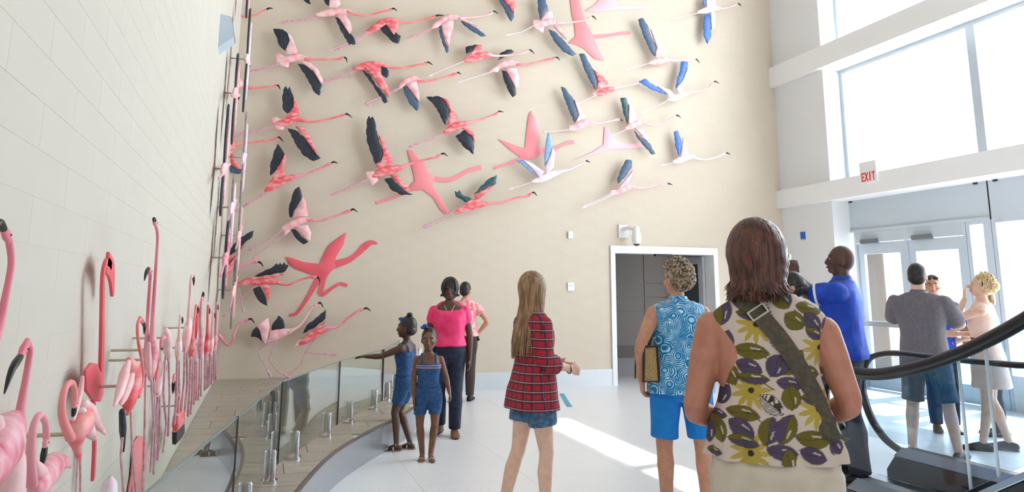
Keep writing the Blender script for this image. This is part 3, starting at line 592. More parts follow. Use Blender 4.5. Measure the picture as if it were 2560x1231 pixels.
fl_('flying flamingo with slate-sheened wing and ruffled white tail, overlapping the faint pink silhouette', D, 1, 0.13, bm_='l', body=[(155, 1165), (230, 1150), (300, 1115), (380, 1112)], neck=[(350, 1110), (430, 1117), (530, 1096), (580, 1085)], beak=[(615, 1082), (625, 1084), (644, 1098)], legs=[[(170, 1175), (60, 1185), (-40, 1195)]], legm='p', tail=[(150, 1140), (210, 1130), (230, 1190), (160, 1185)],
    wings=[('s', [(80, 788), (115, 798), (160, 860), (217, 930), (237, 1050), (205, 1112), (160, 1012), (110, 890)], [(198, 908), (242, 960), (304, 1072), (250, 1092), (208, 1113), (240, 1040)])])
fl_('flying flamingo with narrow black wing up and slate-sheened wing down, right of the faint silhouette', D, 1, 0.14, bm_='l', body=[(670, 1160), (730, 1140), (780, 1115), (840, 1112)], neck=[(820, 1110), (900, 1132), (980, 1127), (1062, 1088)], beak=[(1122, 1050), (1140, 1046), (1168, 1068)], legs=[[(690, 1165), (620, 1195), (560, 1220)]], legm='p',
    wings=[('t', [(618, 890), (665, 888), (692, 960), (702, 1050), (685, 1122), (650, 1042)], [(693, 948), (742, 990), (774, 1092), (720, 1114), (688, 1122)]), ('s', [(740, 1185), (810, 1250), (880, 1300), (932, 1395), (905, 1400), (840, 1330), (780, 1260)], [(745, 1160), (825, 1175), (872, 1250), (862, 1285), (795, 1220)])])
fl_('pale lilac flamingo with two light blue-sheened wings beside the red upright silhouette', Fz, 1, 0.16, bm_='i', body=[(590, 662), (670, 640), (750, 605), (830, 578)], neck=[(810, 580), (900, 562), (980, 522), (1025, 503)], beak=[(1040, 492), (1055, 488), (1078, 502)], legs=[[(600, 660), (520, 690), (420, 720)]], legm='p',
    wings=[('y', [(448, 483), (500, 478), (580, 515), (640, 632), (560, 572)], [(500, 480), (580, 508), (684, 582), (642, 634), (585, 560)]), ('y', [(713, 243), (740, 270), (757, 370), (722, 460), (690, 542), (684, 440), (700, 330)], [(755, 368), (773, 420), (764, 545), (700, 605), (688, 542), (730, 450)])])
fl_('lowest flying flamingo at right, one slate-sheened wing raised, above the security camera', Fz, 1, 0.14, bm_='l', body=[(1300, 755), (1350, 740), (1400, 715), (1460, 712)], neck=[(1440, 715), (1550, 717), (1650, 697), (1705, 691)], beak=[(1738, 684), (1755, 682), (1783, 694)], tail=[(1250, 738), (1320, 735), (1335, 772), (1240, 782)], legs=[[(1290, 752), (1200, 798), (1060, 862)], [(1290, 765), (1205, 812), (1045, 875)]], legm='p',
    wings=[('s', [(1383, 478), (1430, 483), (1432, 540), (1380, 620), (1318, 682), (1308, 650), (1340, 560)], [(1437, 568), (1422, 640), (1402, 694), (1316, 724), (1380, 640)])])
fl_('rightmost flying flamingo with one narrow blue-sheened wing raised', Fz, 1, 0.14, bm_='i', body=[(1790, 495), (1850, 480), (1910, 455), (1970, 450)], neck=[(1950, 455), (2050, 477), (2150, 457), (2212, 433)], beak=[(2238, 423), (2252, 420), (2278, 434)], legs=[[(1800, 500), (1760, 512), (1720, 518)]], legm='p',
    wings=[('b', [(1793, 238), (1820, 228), (1852, 310), (1857, 400), (1835, 442), (1808, 370)], [(1868, 288), (1902, 380), (1914, 432), (1850, 452), (1855, 390)])])
fl_('flying flamingo with two short teal-sheened black wings, lowest in the middle of the wall', Fz, 1, 0.15, body=[(-80, 930), (20, 890), (110, 868), (220, 845)], neck=[(200, 850), (340, 837), (450, 802), (540, 790)], beak=[(582, 762), (600, 758), (624, 788)], legs=[[(-50, 890), (-170, 965), (-310, 1030)], [(-40, 905), (-160, 985), (-290, 1045)]],
    wings=[('t', [(80, 782), (130, 718), (200, 648), (277, 608), (272, 682), (190, 722)], [(85, 785), (190, 722), (268, 690), (182, 772), (100, 825)]), ('t', [(-80, 745), (-72, 790), (30, 850), (110, 845), (60, 810), (-20, 775), (-40, 738), (-58, 760)], [(10, 850), (70, 810), (160, 828), (100, 860), (40, 880)])])
SIL1, SIL2, SIL3 = mat('coral_red_paint', (236, 98, 112), 0.45), mat('salmon_pink_paint', (248, 146, 152), 0.45), mat('faint_pink_paint', (250, 190, 198), 0.45)
silhouette('coral running flamingo silhouette with both legs bent, above the pair of running birds', G, 1, [(595, 255), (640, 260), (740, 295), (860, 308), (882, 250), (922, 170), (1010, 100), (1062, 68), (1042, 160), (987, 250), (975, 300), (985, 332), (940, 372), (900, 432), (850, 432), (790, 387), (720, 362), (660, 342), (620, 302)], [('neck', [(965, 315), (1080, 280), (1150, 230), (1215, 165)], (0.06, 0.035, 0.05)), ('head', [(1200, 180), (1250, 145), (1303, 152)], (0.05, 0.04, 0.01)), ('leg', [(850, 425), (760, 580), (680, 690), (630, 700)], (0.04, 0.022, 0.02)), ('leg', [(890, 420), (870, 545), (960, 490), (1020, 460), (1070, 475)], (0.04, 0.02, 0.022))], SIL1)
silhouette('salmon flamingo silhouette behind the largest flying bird', E_, 1, [(1565, 120), (1612, 125), (1662, 200), (1702, 220), (1722, 260), (1742, 310), (1800, 345), (1800, 385), (1785, 430), (1822, 480), (1882, 580), (1924, 652), (1890, 672), (1840, 622), (1790, 532), (1702, 462), (1600, 472), (1580, 440), (1632, 380), (1612, 300), (1592, 220)], [('neck', [(1790, 365), (1900, 377), (1990, 352), (2080, 300), (2200, 270)], (0.04, 0.03, 0.03)), ('leg', [(1600, 450), (1490, 510), (1300, 575)], (0.04, 0.02, 0.02))], SIL2)
silhouette('bright upright salmon silhouette with pointed wing, behind the pale lilac flamingo', Fz, 1, [(290, 300), (400, 340), (520, 382), (532, 250), (552, 90), (575, 63), (612, 140), (637, 220), (632, 360), (672, 385), (672, 412), (622, 462), (572, 477), (500, 472), (460, 440), (380, 382)], [('neck', [(660, 400), (780, 380), (860, 340), (940, 325)], (0.04, 0.028, 0.035)), ('leg', [(500, 465), (380, 510), (260, 550)], (0.035, 0.022, 0.02))], SIL2)
silhouette('faint pink silhouette between the birds with slate-sheened wings', Fz, 1, [(940, 480), (1100, 412), (1190, 350), (1200, 200), (1240, 210), (1262, 280), (1342, 330), (1420, 340), (1500, 328), (1542, 372), (1400, 382), (1250, 392), (1120, 432)], [], SIL3)
silhouette('tall pink silhouette at the top, below the white ruffled tail bird', D, 1, [(160, -30), (240, -10), (282, 130), (302, 200), (362, 300), (402, 400), (472, 552), (382, 532), (292, 442), (212, 402), (150, 390), (212, 330), (202, 230), (177, 120)], [('neck', [(370, 335), (470, 327), (600, 307), (710, 295)], (0.04, 0.025, 0.03))], SIL2)
silhouette('pale pink silhouette running along the top edge', D, 1, [(300, 100), (402, 30), (432, -20), (582, -20), (602, 50), (862, 58), (872, 76), (562, 92), (402, 112)], [], SIL3)
# ---- left wall: standing flamingos
LW = 'standing flamingo cutouts on the left wall'
def lf_(label, off, **k): return flamingo(label, PX, 0, off, group=LW, **k)
lf_('flamingo neck rising at the far left edge of the picture', 0.16, nr=10, hr=16, beakr=9, br=[15, 45, 60, 45, 20], bm_='r', body=[(-160, 1120), (-110, 1010), (-60, 960), (-20, 900)], neck=[(-30, 900), (-2, 820), (14, 740), (28, 660), (22, 600)], beak=[(8, 572), (-4, 555), (-14, 585)], legs=[[(-110, 1100), (-110, 1300)]], foot=False)
lf_('near flamingo with big curled beak hanging over its plump body', 0.17, nr=9, hr=15, beakr=8, br=[20, 56, 66, 50, 20], bm_='r', body=[(-70, 1230), (-20, 1150), (12, 1090), (42, 1045)], neck=[(46, 1055), (58, 985), (69, 920), (75, 875), (67, 858)], beak=[(50, 893), (30, 925), (11, 984)], legs=[[(-10, 1200), (-8, 1330)]], foot=False, lobes=[('wing', [(20, 1090), (30, 1150), (25, 1231), (10, 1300)], [20, 36, 40, 20], 'l'), ('wing', [(-5, 1050), (-10, 1120), (-20, 1200)], [14, 30, 24], 'l')])
lf_('near flamingo with neck looped tightly down and tail sticking out right', 0.15, nr=9, hr=10, beakr=6, br=[5, 18, 34, 38, 22], bm_='r', body=[(174, 1164), (145, 1158), (118, 1180), (90, 1225)], neck=[(80, 1210), (77, 1130), (85, 1065), (100, 1038), (114, 1058), (116, 1095)], beak=[(112, 1122), (107, 1150), (101, 1178)], legs=[[(110, 1200), (110, 1330)]], foot=False, lobes=[('tail', [(140, 1150), (160, 1148), (176, 1168)], [14, 10, 4], 'p'), ('wing', [(90, 1160), (105, 1200), (110, 1250)], [8, 26, 24], 'l')])
lf_('flamingo preening with its neck folded, white back feathers, in front of the red silhouette', 0.16, nr=8, hr=9, beakr=5, br=[6, 14, 30, 34, 12], bm_='p', body=[(198, 1150), (193, 1115), (192, 1085), (206, 1055), (222, 1028)], neck=[(176, 1095), (158, 1050), (155, 1005), (165, 968), (178, 957), (186, 972), (187, 1000)], beak=[(186, 1020), (184, 1035), (181, 1048)], legs=[[(195, 1140), (192, 1190), (186, 1330)], [(200, 1140), (201, 1190), (200, 1330)]], foot=False,
    lobes=[('neck', [(206, 944), (202, 975), (192, 1015), (182, 1048)], [5, 8, 9, 7], 'l'), ('wing', [(210, 1010), (225, 1030), (243, 1060), (264, 1086)], [12, 20, 13, 4], 'l'), ('wing', [(205, 1030), (215, 1065), (232, 1090), (238, 1098)], [12, 22, 12, 4], 'l')])
lf_('flamingo with rounded pale wing and upright S-shaped neck', 0.16, nr=4.5, hr=8, beakr=4, br=[6, 20, 26, 24, 8], bm_='p', body=[(318, 1035), (322, 1005), (330, 965), (332, 930), (322, 902)], neck=[(346, 990), (356, 950), (355, 905), (346, 855), (344, 815), (350, 797)], beak=[(356, 806), (361, 816), (360, 836)], neckm='p', legs=[[(312, 1030), (302, 1140), (309, 1231), (304, 1330)], [(327, 1030), (331, 1140), (340, 1231), (342, 1330)]], foot=False,
    lobes=[('wing', [(322, 903), (310, 940), (298, 985), (286, 1014)], [6, 14, 11, 3], 'l'), ('wing', [(332, 915), (322, 955), (308, 995), (302, 1012)], [6, 15, 12, 3], 'l'), ('flight_feathers', [(305, 1030), (307, 1075), (309, 1130)], [8, 10, 2], 'k')])
lf_('tallest flamingo stretching its thin neck high up the left wall', 0.16, nr=4, hr=7, beakr=3.5, br=[6, 13, 16, 15, 6], bm_='r', body=[(376, 948), (380, 915), (384, 875), (380, 838)], neck=[(379, 850), (384, 760), (391, 650), (394, 590), (389, 562)], beak=[(386, 553), (385, 547), (383, 556)], legs=[[(378, 935), (384, 1050), (376, 1180)], [(384, 935), (388, 1050), (384, 1185)]], foot=False, lobes=[('wing', [(392, 880), (394, 915), (388, 955)], [6, 9, 4], 'p'), ('wing', [(372, 860), (371, 900), (374, 940)], [5, 9, 5], 'l')])
lf_('flamingo neck with head bowed left, just behind the tallest neck', 0.14, nr=4.5, hr=8, beakr=4, br=[7, 11, 12, 8], bm_='r', body=[(362, 930), (366, 900), (366, 870)], neck=[(366, 880), (369, 800), (374, 720), (376, 685)], beak=[(371, 672), (366, 682), (361, 702)], legs=[[(364, 925), (362, 1060), (358, 1190)]])
lf_('round-backed flamingo seen from behind, head tucked, right of the tallest one', 0.15, nr=4, hr=6, beakr=3, br=[7, 13, 14, 12, 6], bm_='l', body=[(420, 895), (418, 868), (417, 845), (415, 825)], neck=[(410, 845), (404, 850), (403, 862)], beak=[(404, 868), (405, 872), (405, 876)], neckm='r', legs=[[(414, 890), (408, 980), (416, 1060), (408, 1130)], [(421, 890), (424, 990), (420, 1090)]], foot=False)
lf_('pale flamingo close to the pink standing silhouette, head bent behind', 0.14, nr=3, hr=5, beakr=3, br=[5, 11, 13, 11, 5], bm_='l', body=[(463, 880), (466, 850), (470, 820), (473, 798)], neck=[(470, 810), (474, 750), (477, 700), (479, 692)], beak=[(482, 690), (484, 700), (484, 715)], legs=[[(462, 870), (460, 960), (452, 1040)], [(467, 870), (468, 960), (462, 1030)]], foot=False)
lf_('slender flamingo with dark beak raised, deeper along the left wall', 0.15, nr=3.5, hr=5, beakr=3, br=[5, 9, 10, 8, 5], bm_='r', body=[(500, 895), (502, 860), (504, 830)], neck=[(502, 840), (500, 800), (502, 765), (504, 752)], beak=[(506, 744), (508, 736), (508, 730)], legs=[[(500, 885), (499, 940), (496, 1000)], [(503, 885), (503, 940), (502, 990)]], foot=False)
lf_('flamingo among the far legs with pink body and long neck near the corner', 0.14, nr=3, hr=4.5, beakr=2.5, br=[4, 7, 8, 6, 3], bm_='p', body=[(515, 900), (518, 860), (520, 820)], neck=[(519, 830), (519, 790), (520, 765)], beak=[(522, 770), (523, 780), (523, 786)], legs=[[(514, 890), (513, 930), (512, 975)], [(517, 890), (518, 930), (517, 970)]], foot=False)
lf_('feeding flamingo with hanging dark wing low on the left wall', 0.12, nr=4, hr=6, beakr=3, br=[5, 9, 10, 8, 4], bm_='p', body=[(434, 1065), (442, 1040), (448, 1015), (452, 1005)], neck=[(447, 1015), (441, 980), (437, 950), (436, 940)], beak=[(434, 955), (433, 970), (432, 985)], wings=[('k', [(430, 1080), (452, 1055), (452, 1085), (444, 1098), (431, 1112)], [(433, 1040), (450, 1025), (452, 1058), (431, 1082)])], legs=[[(440, 1070), (438, 1110)]], foot=False)
lf_('pale flamingo back showing at the bottom edge of the picture', 0.13, nr=5, hr=7, beakr=4, br=[8, 20, 24, 24, 20], bm_='i', body=[(276, 1196), (274, 1215), (270, 1250), (268, 1290)], neck=[(274, 1260), (262, 1270), (256, 1290)], beak=[(254, 1300), (252, 1310), (252, 1320)], legs=[[(270, 1280), (270, 1340)]], foot=False)
lf_('thin flamingo with raised wing fold between the feeding bird and the wall', 0.13, nr=3, hr=5, beakr=2.5, br=[4, 9, 11, 9, 4], bm_='l', body=[(444, 900), (446, 870), (448, 845)], neck=[(447, 850), (449, 815), (451, 790)], beak=[(454, 792), (456, 802), (456, 810)], legs=[[(443, 895), (441, 990), (436, 1060)], [(447, 895), (448, 980), (444, 1055)]], foot=False)
lf_('coral flamingo with straight neck just left of the narrow coral silhouette', 0.17, nr=3, hr=5, beakr=2.5, br=[4, 9, 10, 9, 4], bm_='p', body=[(478, 900), (480, 870), (482, 842)], neck=[(481, 848), (486, 800), (490, 765)], beak=[(493, 766), (495, 776), (495, 784)], legs=[[(477, 895), (474, 980), (470, 1040)], [(481, 895), (481, 980), (477, 1035)]], foot=False)
lf_('pale flamingo half behind the slender one, neck bent forward', 0.11, nr=3, hr=4.5, beakr=2.5, br=[4, 8, 9, 8, 4], bm_='i', body=[(489, 905), (491, 878), (493, 855)], neck=[(492, 860), (496, 835), (500, 815)], beak=[(503, 820), (505, 832), (505, 840)], legs=[[(488, 900), (487, 960), (485, 1010)]], foot=False)
lf_('flamingo near the corner with pale wings and thin mauve legs', 0.16, nr=2.5, hr=4, beakr=2, br=[4, 7, 8, 7, 3], bm_='l', body=[(526, 890), (528, 862), (530, 840)], neck=[(529, 845), (531, 805), (533, 780)], beak=[(535, 782), (537, 790), (537, 796)], legs=[[(525, 885), (524, 930), (522, 965)], [(528, 885), (529, 930), (528, 960)]], foot=False)
lf_('last standing flamingo tight in the corner under the slanted wing', 0.14, nr=2.5, hr=4, beakr=2, br=[4, 6, 7, 6, 3], bm_='r', body=[(536, 880), (538, 855), (540, 830)], neck=[(539, 835), (540, 790), (541, 760)], beak=[(543, 762), (545, 770), (545, 776)], legs=[[(535, 875), (535, 920), (534, 950)], [(538, 875), (539, 915), (539, 948)]], foot=False)
lf_('flamingo with only long legs and low pale belly, behind the round-backed one', 0.11, nr=3.5, hr=5, beakr=3, br=[5, 10, 12, 9, 4], bm_='l', body=[(394, 990), (398, 965), (402, 945)], neck=[(401, 950), (408, 925), (411, 905)], beak=[(413, 912), (413, 925), (412, 935)], legs=[[(394, 985), (392, 1070), (386, 1160)], [(399, 985), (399, 1070), (394, 1150)]], foot=False)
silhouette('red standing flamingo silhouette with cane-shaped neck on the left wall', PX, 0, [(207, 928), (222, 908), (236, 910), (248, 940), (250, 985), (244, 1005), (225, 1000), (208, 975)], [('neck', [(246, 995), (249, 900), (251, 780), (252, 700), (256, 668), (264, 655), (272, 668)], (0.025, 0.014, 0.014)), ('head', [(262, 655), (274, 680), (277, 738)], (0.035, 0.035, 0.01)), ('leg', [(228, 995), (232, 1100), (228, 1200)], (0.012, 0.012))], SIL1, off=0.05, th=0.009)
silhouette('pink body silhouette low on the left wall behind thin legs', PX, 0, [(332, 1110), (345, 1090), (358, 1092), (366, 1115), (364, 1150), (358, 1231), (350, 1290), (330, 1290), (326, 1180)], [('neck', [(330, 1180), (320, 1235), (318, 1290)], (0.03, 0.02))], SIL2)
silhouette('narrow coral silhouette standing deeper along the left wall', PX, 0, [(484, 870), (486, 800), (488, 772), (491, 770), (493, 800), (492, 850), (490, 872)], [('leg', [(487, 865), (485, 1000)], (0.012, 0.012))], SIL1, off=0.05, th=0.02)
# flying ones near the corner of the left wall, seen almost edge on (y along the wall, z height)
def edge_bird(label, y, z, up, dn, sc=1.0, kind='k', lean=0.0, bm_='p', off=0.16):
    x = XL+off; org = Vector((XL, y, z)); nrm = Vector((1, 0, 0))
    t = empty('flamingo', org, label, 'flamingo', 'flying flamingo cutouts on the left wall')
    V = lambda a, b, d=0.0: Vector((x+d, y+a*sc, z+b*sc))
    N = lambda p: p-org
    B = [N(V(-0.28, -0.08)), N(V(-0.1, -0.02)), N(V(0.05, 0.02)), N(V(0.22, 0.05))]
    MB().loft(spline(B), taper([0.02, 0.06, 0.07, 0.06, 0.025], 13), taper([0.01, 0.03, 0.035, 0.03, 0.015], 13), side=Vector((0, 0, 1)), seg=10).build('body', BODYM[bm_], t)
    Q = spline([N(V(0.2, 0.05)), N(V(0.4, 0.07)), N(V(0.6, 0.12)), N(V(0.75, 0.17))])
    MB().loft(Q, taper([0.03, 0.02, 0.018], len(Q)), seg=8).build('neck', BODYM[bm_], t)
    h = MB().loft([Q[-1], Q[-1]+Vector((0, 0.05, 0.01))], [0.025, 0.02], seg=8).build('head', BODYM[bm_], t)
    MB().loft([Q[-1]+Vector((0, 0.07, 0.01)), Q[-1]+Vector((0, 0.10, 0.0)), Q[-1]+Vector((0, 0.12, -0.03))], [0.014, 0.014, 0.004], seg=8).build('beak', BEAK, h)
    for s in (0, 0.02):
        MB().loft([N(V(-0.25, -0.08-s)), N(V(-0.5, -0.15-s)), N(V(-0.78, -0.2-s))], 0.009, seg=6).build('leg', LEGM, t)
    for sg, L in ((1, up), (-1, dn)):
        if L <= 0: continue
        f = lambda a, b: V(a+lean*b*L, sg*b*L)
        w_ = plate('wing', [f(-0.05, 0.03/L), f(0.12, 0.03/L), f(0.10, 0.4), f(0.02, 0.75), f(-0.05, 0.4)], nrm, 0.02, BODYM[bm_], t, org, dome=0.014)
        plate('flight_feathers', [p-nrm*0.012 for p in (f(-0.08, 0.05/L), f(-0.02, 0.4), f(0.03, 0.75), f(-0.02, 1.0), f(-0.12, 0.9), f(-0.17, 0.5))], nrm, 0.016, WINGS[kind], w_, org, serr=True)
    for yy in (0.0,): MB().cyl(N(V(yy, 0))-nrm*(off-0.004), N(V(yy, 0)), 0.009, seg=8).build('standoff_pin', PIN, t)
    return t
eb = [('topmost edge-on flamingo by the corner, above the pale wall box', 9.9, 5.5, 0.6, 0.5, 'k', 0.05, 'l', 0.14),
      ('edge-on flamingo with long dark wing just right of the pale wall box', 9.6, 4.35, 0.65, 0.7, 'k', -0.1, 'i', 0.20),
      ('edge-on flamingo under the pale wall box, pale back toward the room', 9.0, 3.75, 0.5, 0.6, 'k', 0.1, 'l', 0.12),
      ('edge-on flamingo leaning into the corner at mid height', 10.2, 3.2, 0.6, 0.6, 'g', -0.1, 'i', 0.22),
      ('edge-on flamingo with pale body, farthest left of the flying stack', 8.3, 2.75, 0.7, 0.5, 'k', 0.0, 'l', 0.10),
      ('edge-on flamingo low in the flying stack, dark wing pointing down', 9.3, 2.45, 0.4, 0.6, 'g', 0.1, 'i', 0.16),
      ('edge-on flamingo below a pale standoff pin near the corner', 10.4, 2.2, 0.5, 0.6, 'g', -0.1, 'l', 0.22),
      ('lowest edge-on flamingo taking off above the standing birds', 8.9, 1.85, 0.45, 0.45, 'k', 0.2, 'r', 0.15),
      ('edge-on flamingo between the corner and the long slanted wing', 10.5, 1.5, 0.4, 0.5, 'g', 0.1, 'l', 0.2)]
for lb, y, z, up, dn, kd, ln, bm2, off in eb: edge_bird(lb, y, z, up, dn, 1.0, kd, ln, bm2, off)
# ---- small fixtures
t = empty('wall_speaker', (XL, 7.7, 4.02), 'pale blue-grey wedge speaker box high on the left wall near the corner', 'speaker')
MB().rings([[(0, -0.13, 0.17), (0, 0.13, 0.17), (0, 0.13, -0.17), (0, -0.13, -0.17)], [(0.10, -0.12, 0.16), (0.10, 0.12, 0.16), (0.14, 0.12, -0.05), (0.14, -0.12, -0.05)]]).build('cabinet', mat('pale_blue_grey', (196, 208, 222), 0.5), t, smooth=False)
MB().rings([[(0.10, -0.11, 0.15), (0.10, 0.11, 0.15), (0.14, 0.11, -0.045), (0.14, -0.11, -0.045)], [(0.108, -0.11, 0.15), (0.108, 0.11, 0.15), (0.148, 0.11, -0.045), (0.148, -0.11, -0.045)]]).build('grille', mat('grey_grille', (170, 184, 204), 0.6), t, smooth=False)
p = hit(1563, 585, 1, YB); t = empty('security_camera', p, 'white dome security camera on a bracket above the doorway', 'camera')
MB().box((-0.13, -0.03, -0.07), (0.05, 0, 0.15)).build('wall_plate', WHITE, t, smooth=False)
MB().loft([(-0.03, -0.02, 0.08), (0.0, -0.16, 0.09), (0.08, -0.22, 0.06)], 0.035, seg=10).build('bracket', WHITE, t)
MB().loft([(0.09, -0.23, 0.07), (0.09, -0.23, -0.08), (0.09, -0.23, -0.13)], [0.055, 0.085, 0.08], seg=16).build('housing', WHITE, t)
MB().ell((0.09, -0.23, -0.15), (0.068, 0.068, 0.07)).build('dome', mat('smoked_dome', (60, 64, 72), 0.1), t)
p = hit(1425, 588, 1, YB); t = empty('wall_sensor', p, 'small white sensor high on the back wall left of the security camera', 'sensor')
MB().box((-0.04, -0.03, -0.055), (0.04, 0, 0.055)).build('cover', WHITE, t, smooth=False); MB().box((-0.025, -0.034, -0.02), (0.025, -0.03, 0.03)).build('lens', mat('cream', (236, 226, 208), 0.4), t, smooth=False)
p = hit(1426, 717, 1, YB); t = empty('thermostat', p, 'white square thermostat on the back wall beside the doorway', 'thermostat')
MB().box((-0.055, -0.03, -0.065), (0.055, 0, 0.065)).build('cover', WHITE, t, smooth=False); MB().box((-0.03, -0.034, 0.0), (0.03, -0.03, 0.035)).build('display', mat('pale_display', (214, 220, 222), 0.3), t, smooth=False)
p = hit(2008, 590, 0, XR); t = empty('blue_sign', p, 'small blue sign high on the white corner column', 'sign')
MB().box((-0.012, -0.06, -0.07), (0, 0.06, 0.07)).build('plate', mat('sign_blue', (20, 96, 190), 0.4), t, smooth=False); MB().box((-0.014, -0.045, -0.062), (-0.012, 0.045, -0.055)).build('stripe', WHITE, t, smooth=False)
# exit sign on the lower beam
p = hit(2170, 437, 0, XR-0.14); t = empty('exit_sign', p, 'white exit sign with red letters hanging on the lower beam', 'sign')
MB().box((0.0, -0.17, -0.13), (0.04, 0.17, 0.21)).build('housing', WHITE, t, smooth=False)
RED = mat('exit_red', (232, 60, 52), 0.5)
STR = {'E': [(0, 0, 0.25, 1), (0.25, 0, 1, 0.18), (0.25, 0.41, 0.85, 0.59), (0.25, 0.82, 1, 1)], 'I': [(0.3, 0, 0.7, 1)], 'T': [(0.36, 0, 0.64, 0.82), (0, 0.82, 1, 1)]}
LW_, LH, x0 = 0.06, 0.14, 0.135
for i, ch in enumerate('EXIT'):
    mb = MB(); yc = x0 - i*0.072
    P3 = lambda a, b, d: Vector((d, yc-a*LW_, -0.10+b*LH))
    if ch == 'X':
        for a, b in (((0, 0), (1, 1)), ((0, 1), (1, 0))):
            q0, q1 = P3(*a, -0.003), P3(*b, -0.003); d = (q1-q0).normalized()
            mb.obox((q0+q1)/2, d, Vector((1, 0, 0)), d.cross(Vector((1, 0, 0))), ((q1-q0).length/2, 0.003, 0.0085))
    else:
        for (a, b, c, d) in STR[ch]:
            q0, q1 = P3(a, b, -0.006), P3(c, d, 0.0); mb.box((q0.x, min(q0.y, q1.y), q0.z), (q1.x, max(q0.y, q1.y), q1.z))
    mb.build('letter', RED, t, smooth=False)
p = hit(1404, 985, 2, 0); q = hit(1424, 1018, 2, 0)
d = (q-p).normalized(); s_ = MB().obox(Vector((0, 0, 0.002)), d, Vector((-d.y, d.x, 0)), Vector((0, 0, 1)), ((q-p).length/2, 0.035, 0.002)).build('floor_marker', mat('marker_blue', (70, 160, 200), 0.5), None, smooth=False, loc=(p+q)/2)
tag(s_, 'thin blue marker strip lying on the white floor', 'marker')
# ------------------------------------------------------------------ escalator
XN, XF = 4.0, 5.12
esc = empty('escalator', ((XN+XF)/2, 4.4, 0), 'escalator with black handrails and glass sides at the lower right', 'escalator')
O = -Vector(esc.location)
def pth(x, L): return [Vector((x, y, z))+O for y, z in L]
# near side: flat then rising toward the viewer, far side: flat with round newel
nearp = [(4.62, 0.56), (4.73, 0.66), (4.76, 0.76), (4.72, 0.86), (4.62, 0.92), (4.45, 0.945), (4.2, 0.96), (3.86, 1.04), (3.55, 1.15), (3.33, 1.25), (3.12, 1.36), (2.7, 1.6), (2.2, 1.89), (1.7, 2.18)]
farp = [(5.18, 0.20), (5.36, 0.27), (5.5, 0.41), (5.58, 0.6), (5.585, 0.74), (5.54, 0.87), (5.43, 0.955), (5.2, 1.0), (4.8, 1.0), (4.37, 1.0), (3.9, 1.02), (3.5, 1.15), (3.1, 1.36), (2.7, 1.6), (2.2, 1.89), (1.7, 2.18)]
HR = MB().loft(spline(pth(XN, nearp), 5), 0.048, 0.040, side=Vector((1, 0, 0)), seg=12).build('handrail', BLACK, esc)
MB().loft(spline(pth(XF, farp), 5), 0.040, 0.024, side=Vector((1, 0, 0)), seg=12).build('handrail', BLACK, esc)
for X, L, bot, cuts, yend in ((XN, nearp, 0.30, (4.62, 3.57, 3.38, 2.5), 1.7), (XF, farp, 0.27, (5.55, 4.3, 3.1), 1.7)):
    top = [(y, z-0.02) for y, z in L[4 if X == XN else 5:]]
    def zt(y):
        pts = sorted(top); return float(np.interp(y, [p[0] for p in pts], [p[1] for p in pts]))
    def zb(y): return bot+max(0, (3.7-y))*0.58
    cs = list(cuts)+[yend]
    for a, b in zip(cs, cs[1:]):
        k = 10; yy = [a-0.006-(a-b-0.012)*i/k for i in range(k+1)]
        g = MB()
        for y in yy: g.v += [(X-0.005+O.x, y+O.y, zb(y)), (X+0.005+O.x, y+O.y, zb(y)), (X+0.005+O.x, y+O.y, max(zt(y), zb(y)+0.05)), (X-0.005+O.x, y+O.y, max(zt(y), zb(y)+0.05))]
        for i in range(k):
            for q in range(4): g.f.append((i*4+q, i*4+(q+1) % 4, i*4+4+(q+1) % 4, i*4+4+q))
        g.f += [(3, 2, 1, 0), (k*4, k*4+1, k*4+2, k*4+3)]
        g.build('pane', ESCGLASS, esc, smooth=False)
        for y in ((a-0.006, b+0.006) if X == XN else ()):
            MB().box((X-0.006+O.x, y-0.0015+O.y, zb(y)), (X+0.006+O.x, y+0.0015+O.y, zt(y))).build('pane_edge', mat('bright_glass_edge', (205, 215, 222), 0.2), esc, smooth=False)
DECK = mat('steel_deck', (150, 162, 178), 0.3, metal=0.8); SKIRT = mat('dark_skirt', (38, 40, 48), 0.35)
for X, y0, s_ in ((XF, 5.22, -1), (XN, 4.50, 1)):
    def zb(y): return 0.25+max(0, (3.7-y))*0.58
    yy = [y0, y0-0.09]+[y0-0.09-i*0.25 for i in range(1, 14)]
    rings = []; x0, x1 = X-0.13+O.x, X+0.13+O.x
    for i, y in enumerate(yy):
        z = zb(y)*(0.55 if i == 0 else 1.0); x = X+O.x
        rings.append([(x-0.15, y+O.y, 0 if y > 3.5 else z-0.30), (x+0.15, y+O.y, 0 if y > 3.5 else z-0.30), (x+0.15, y+O.y, z-0.06), (x+0.06, y+O.y, z), (x-0.06, y+O.y, z), (x-0.15, y+O.y, z-0.06)])
    rings = [list(reversed(r)) for r in rings]
    MB().rings(rings).build('skirt', SKIRT, esc, smooth=False)
    dk = MB()
    for y in yy[1:]:
        z = zb(y)+0.004; x = X+O.x; dk.v += [(x-0.152, y+O.y, z-0.058), (x-0.062, y+O.y, z), (x-0.060, y+O.y, z+0.003), (x-0.154, y+O.y, z-0.053)]
    for i in range(len(yy)-2):
        for q in range(4): dk.f.append((i*4+q, i*4+(q+1) % 4, i*4+4+(q+1) % 4, i*4+4+q))
    dk.build('deck', DECK, esc, smooth=False)
MB().box((XN+0.15+O.x, 3.7+O.y, 0.005), (XF-0.15+O.x, 5.3+O.y, 0.02)).build('landing_plate', DECK, esc, smooth=False)
stp = MB().box((XN+0.16, 0, 0), (XF-0.16, 0.40, 0.20)).mesh('step'); stp.materials.append(SKIRT)
for i in range(5):
    o = bpy.data.objects.new('step', stp); C.objects.link(o); o.parent = esc; o.location = Vector((0, 3.3-i*0.36, 0.02+i*0.208))+O
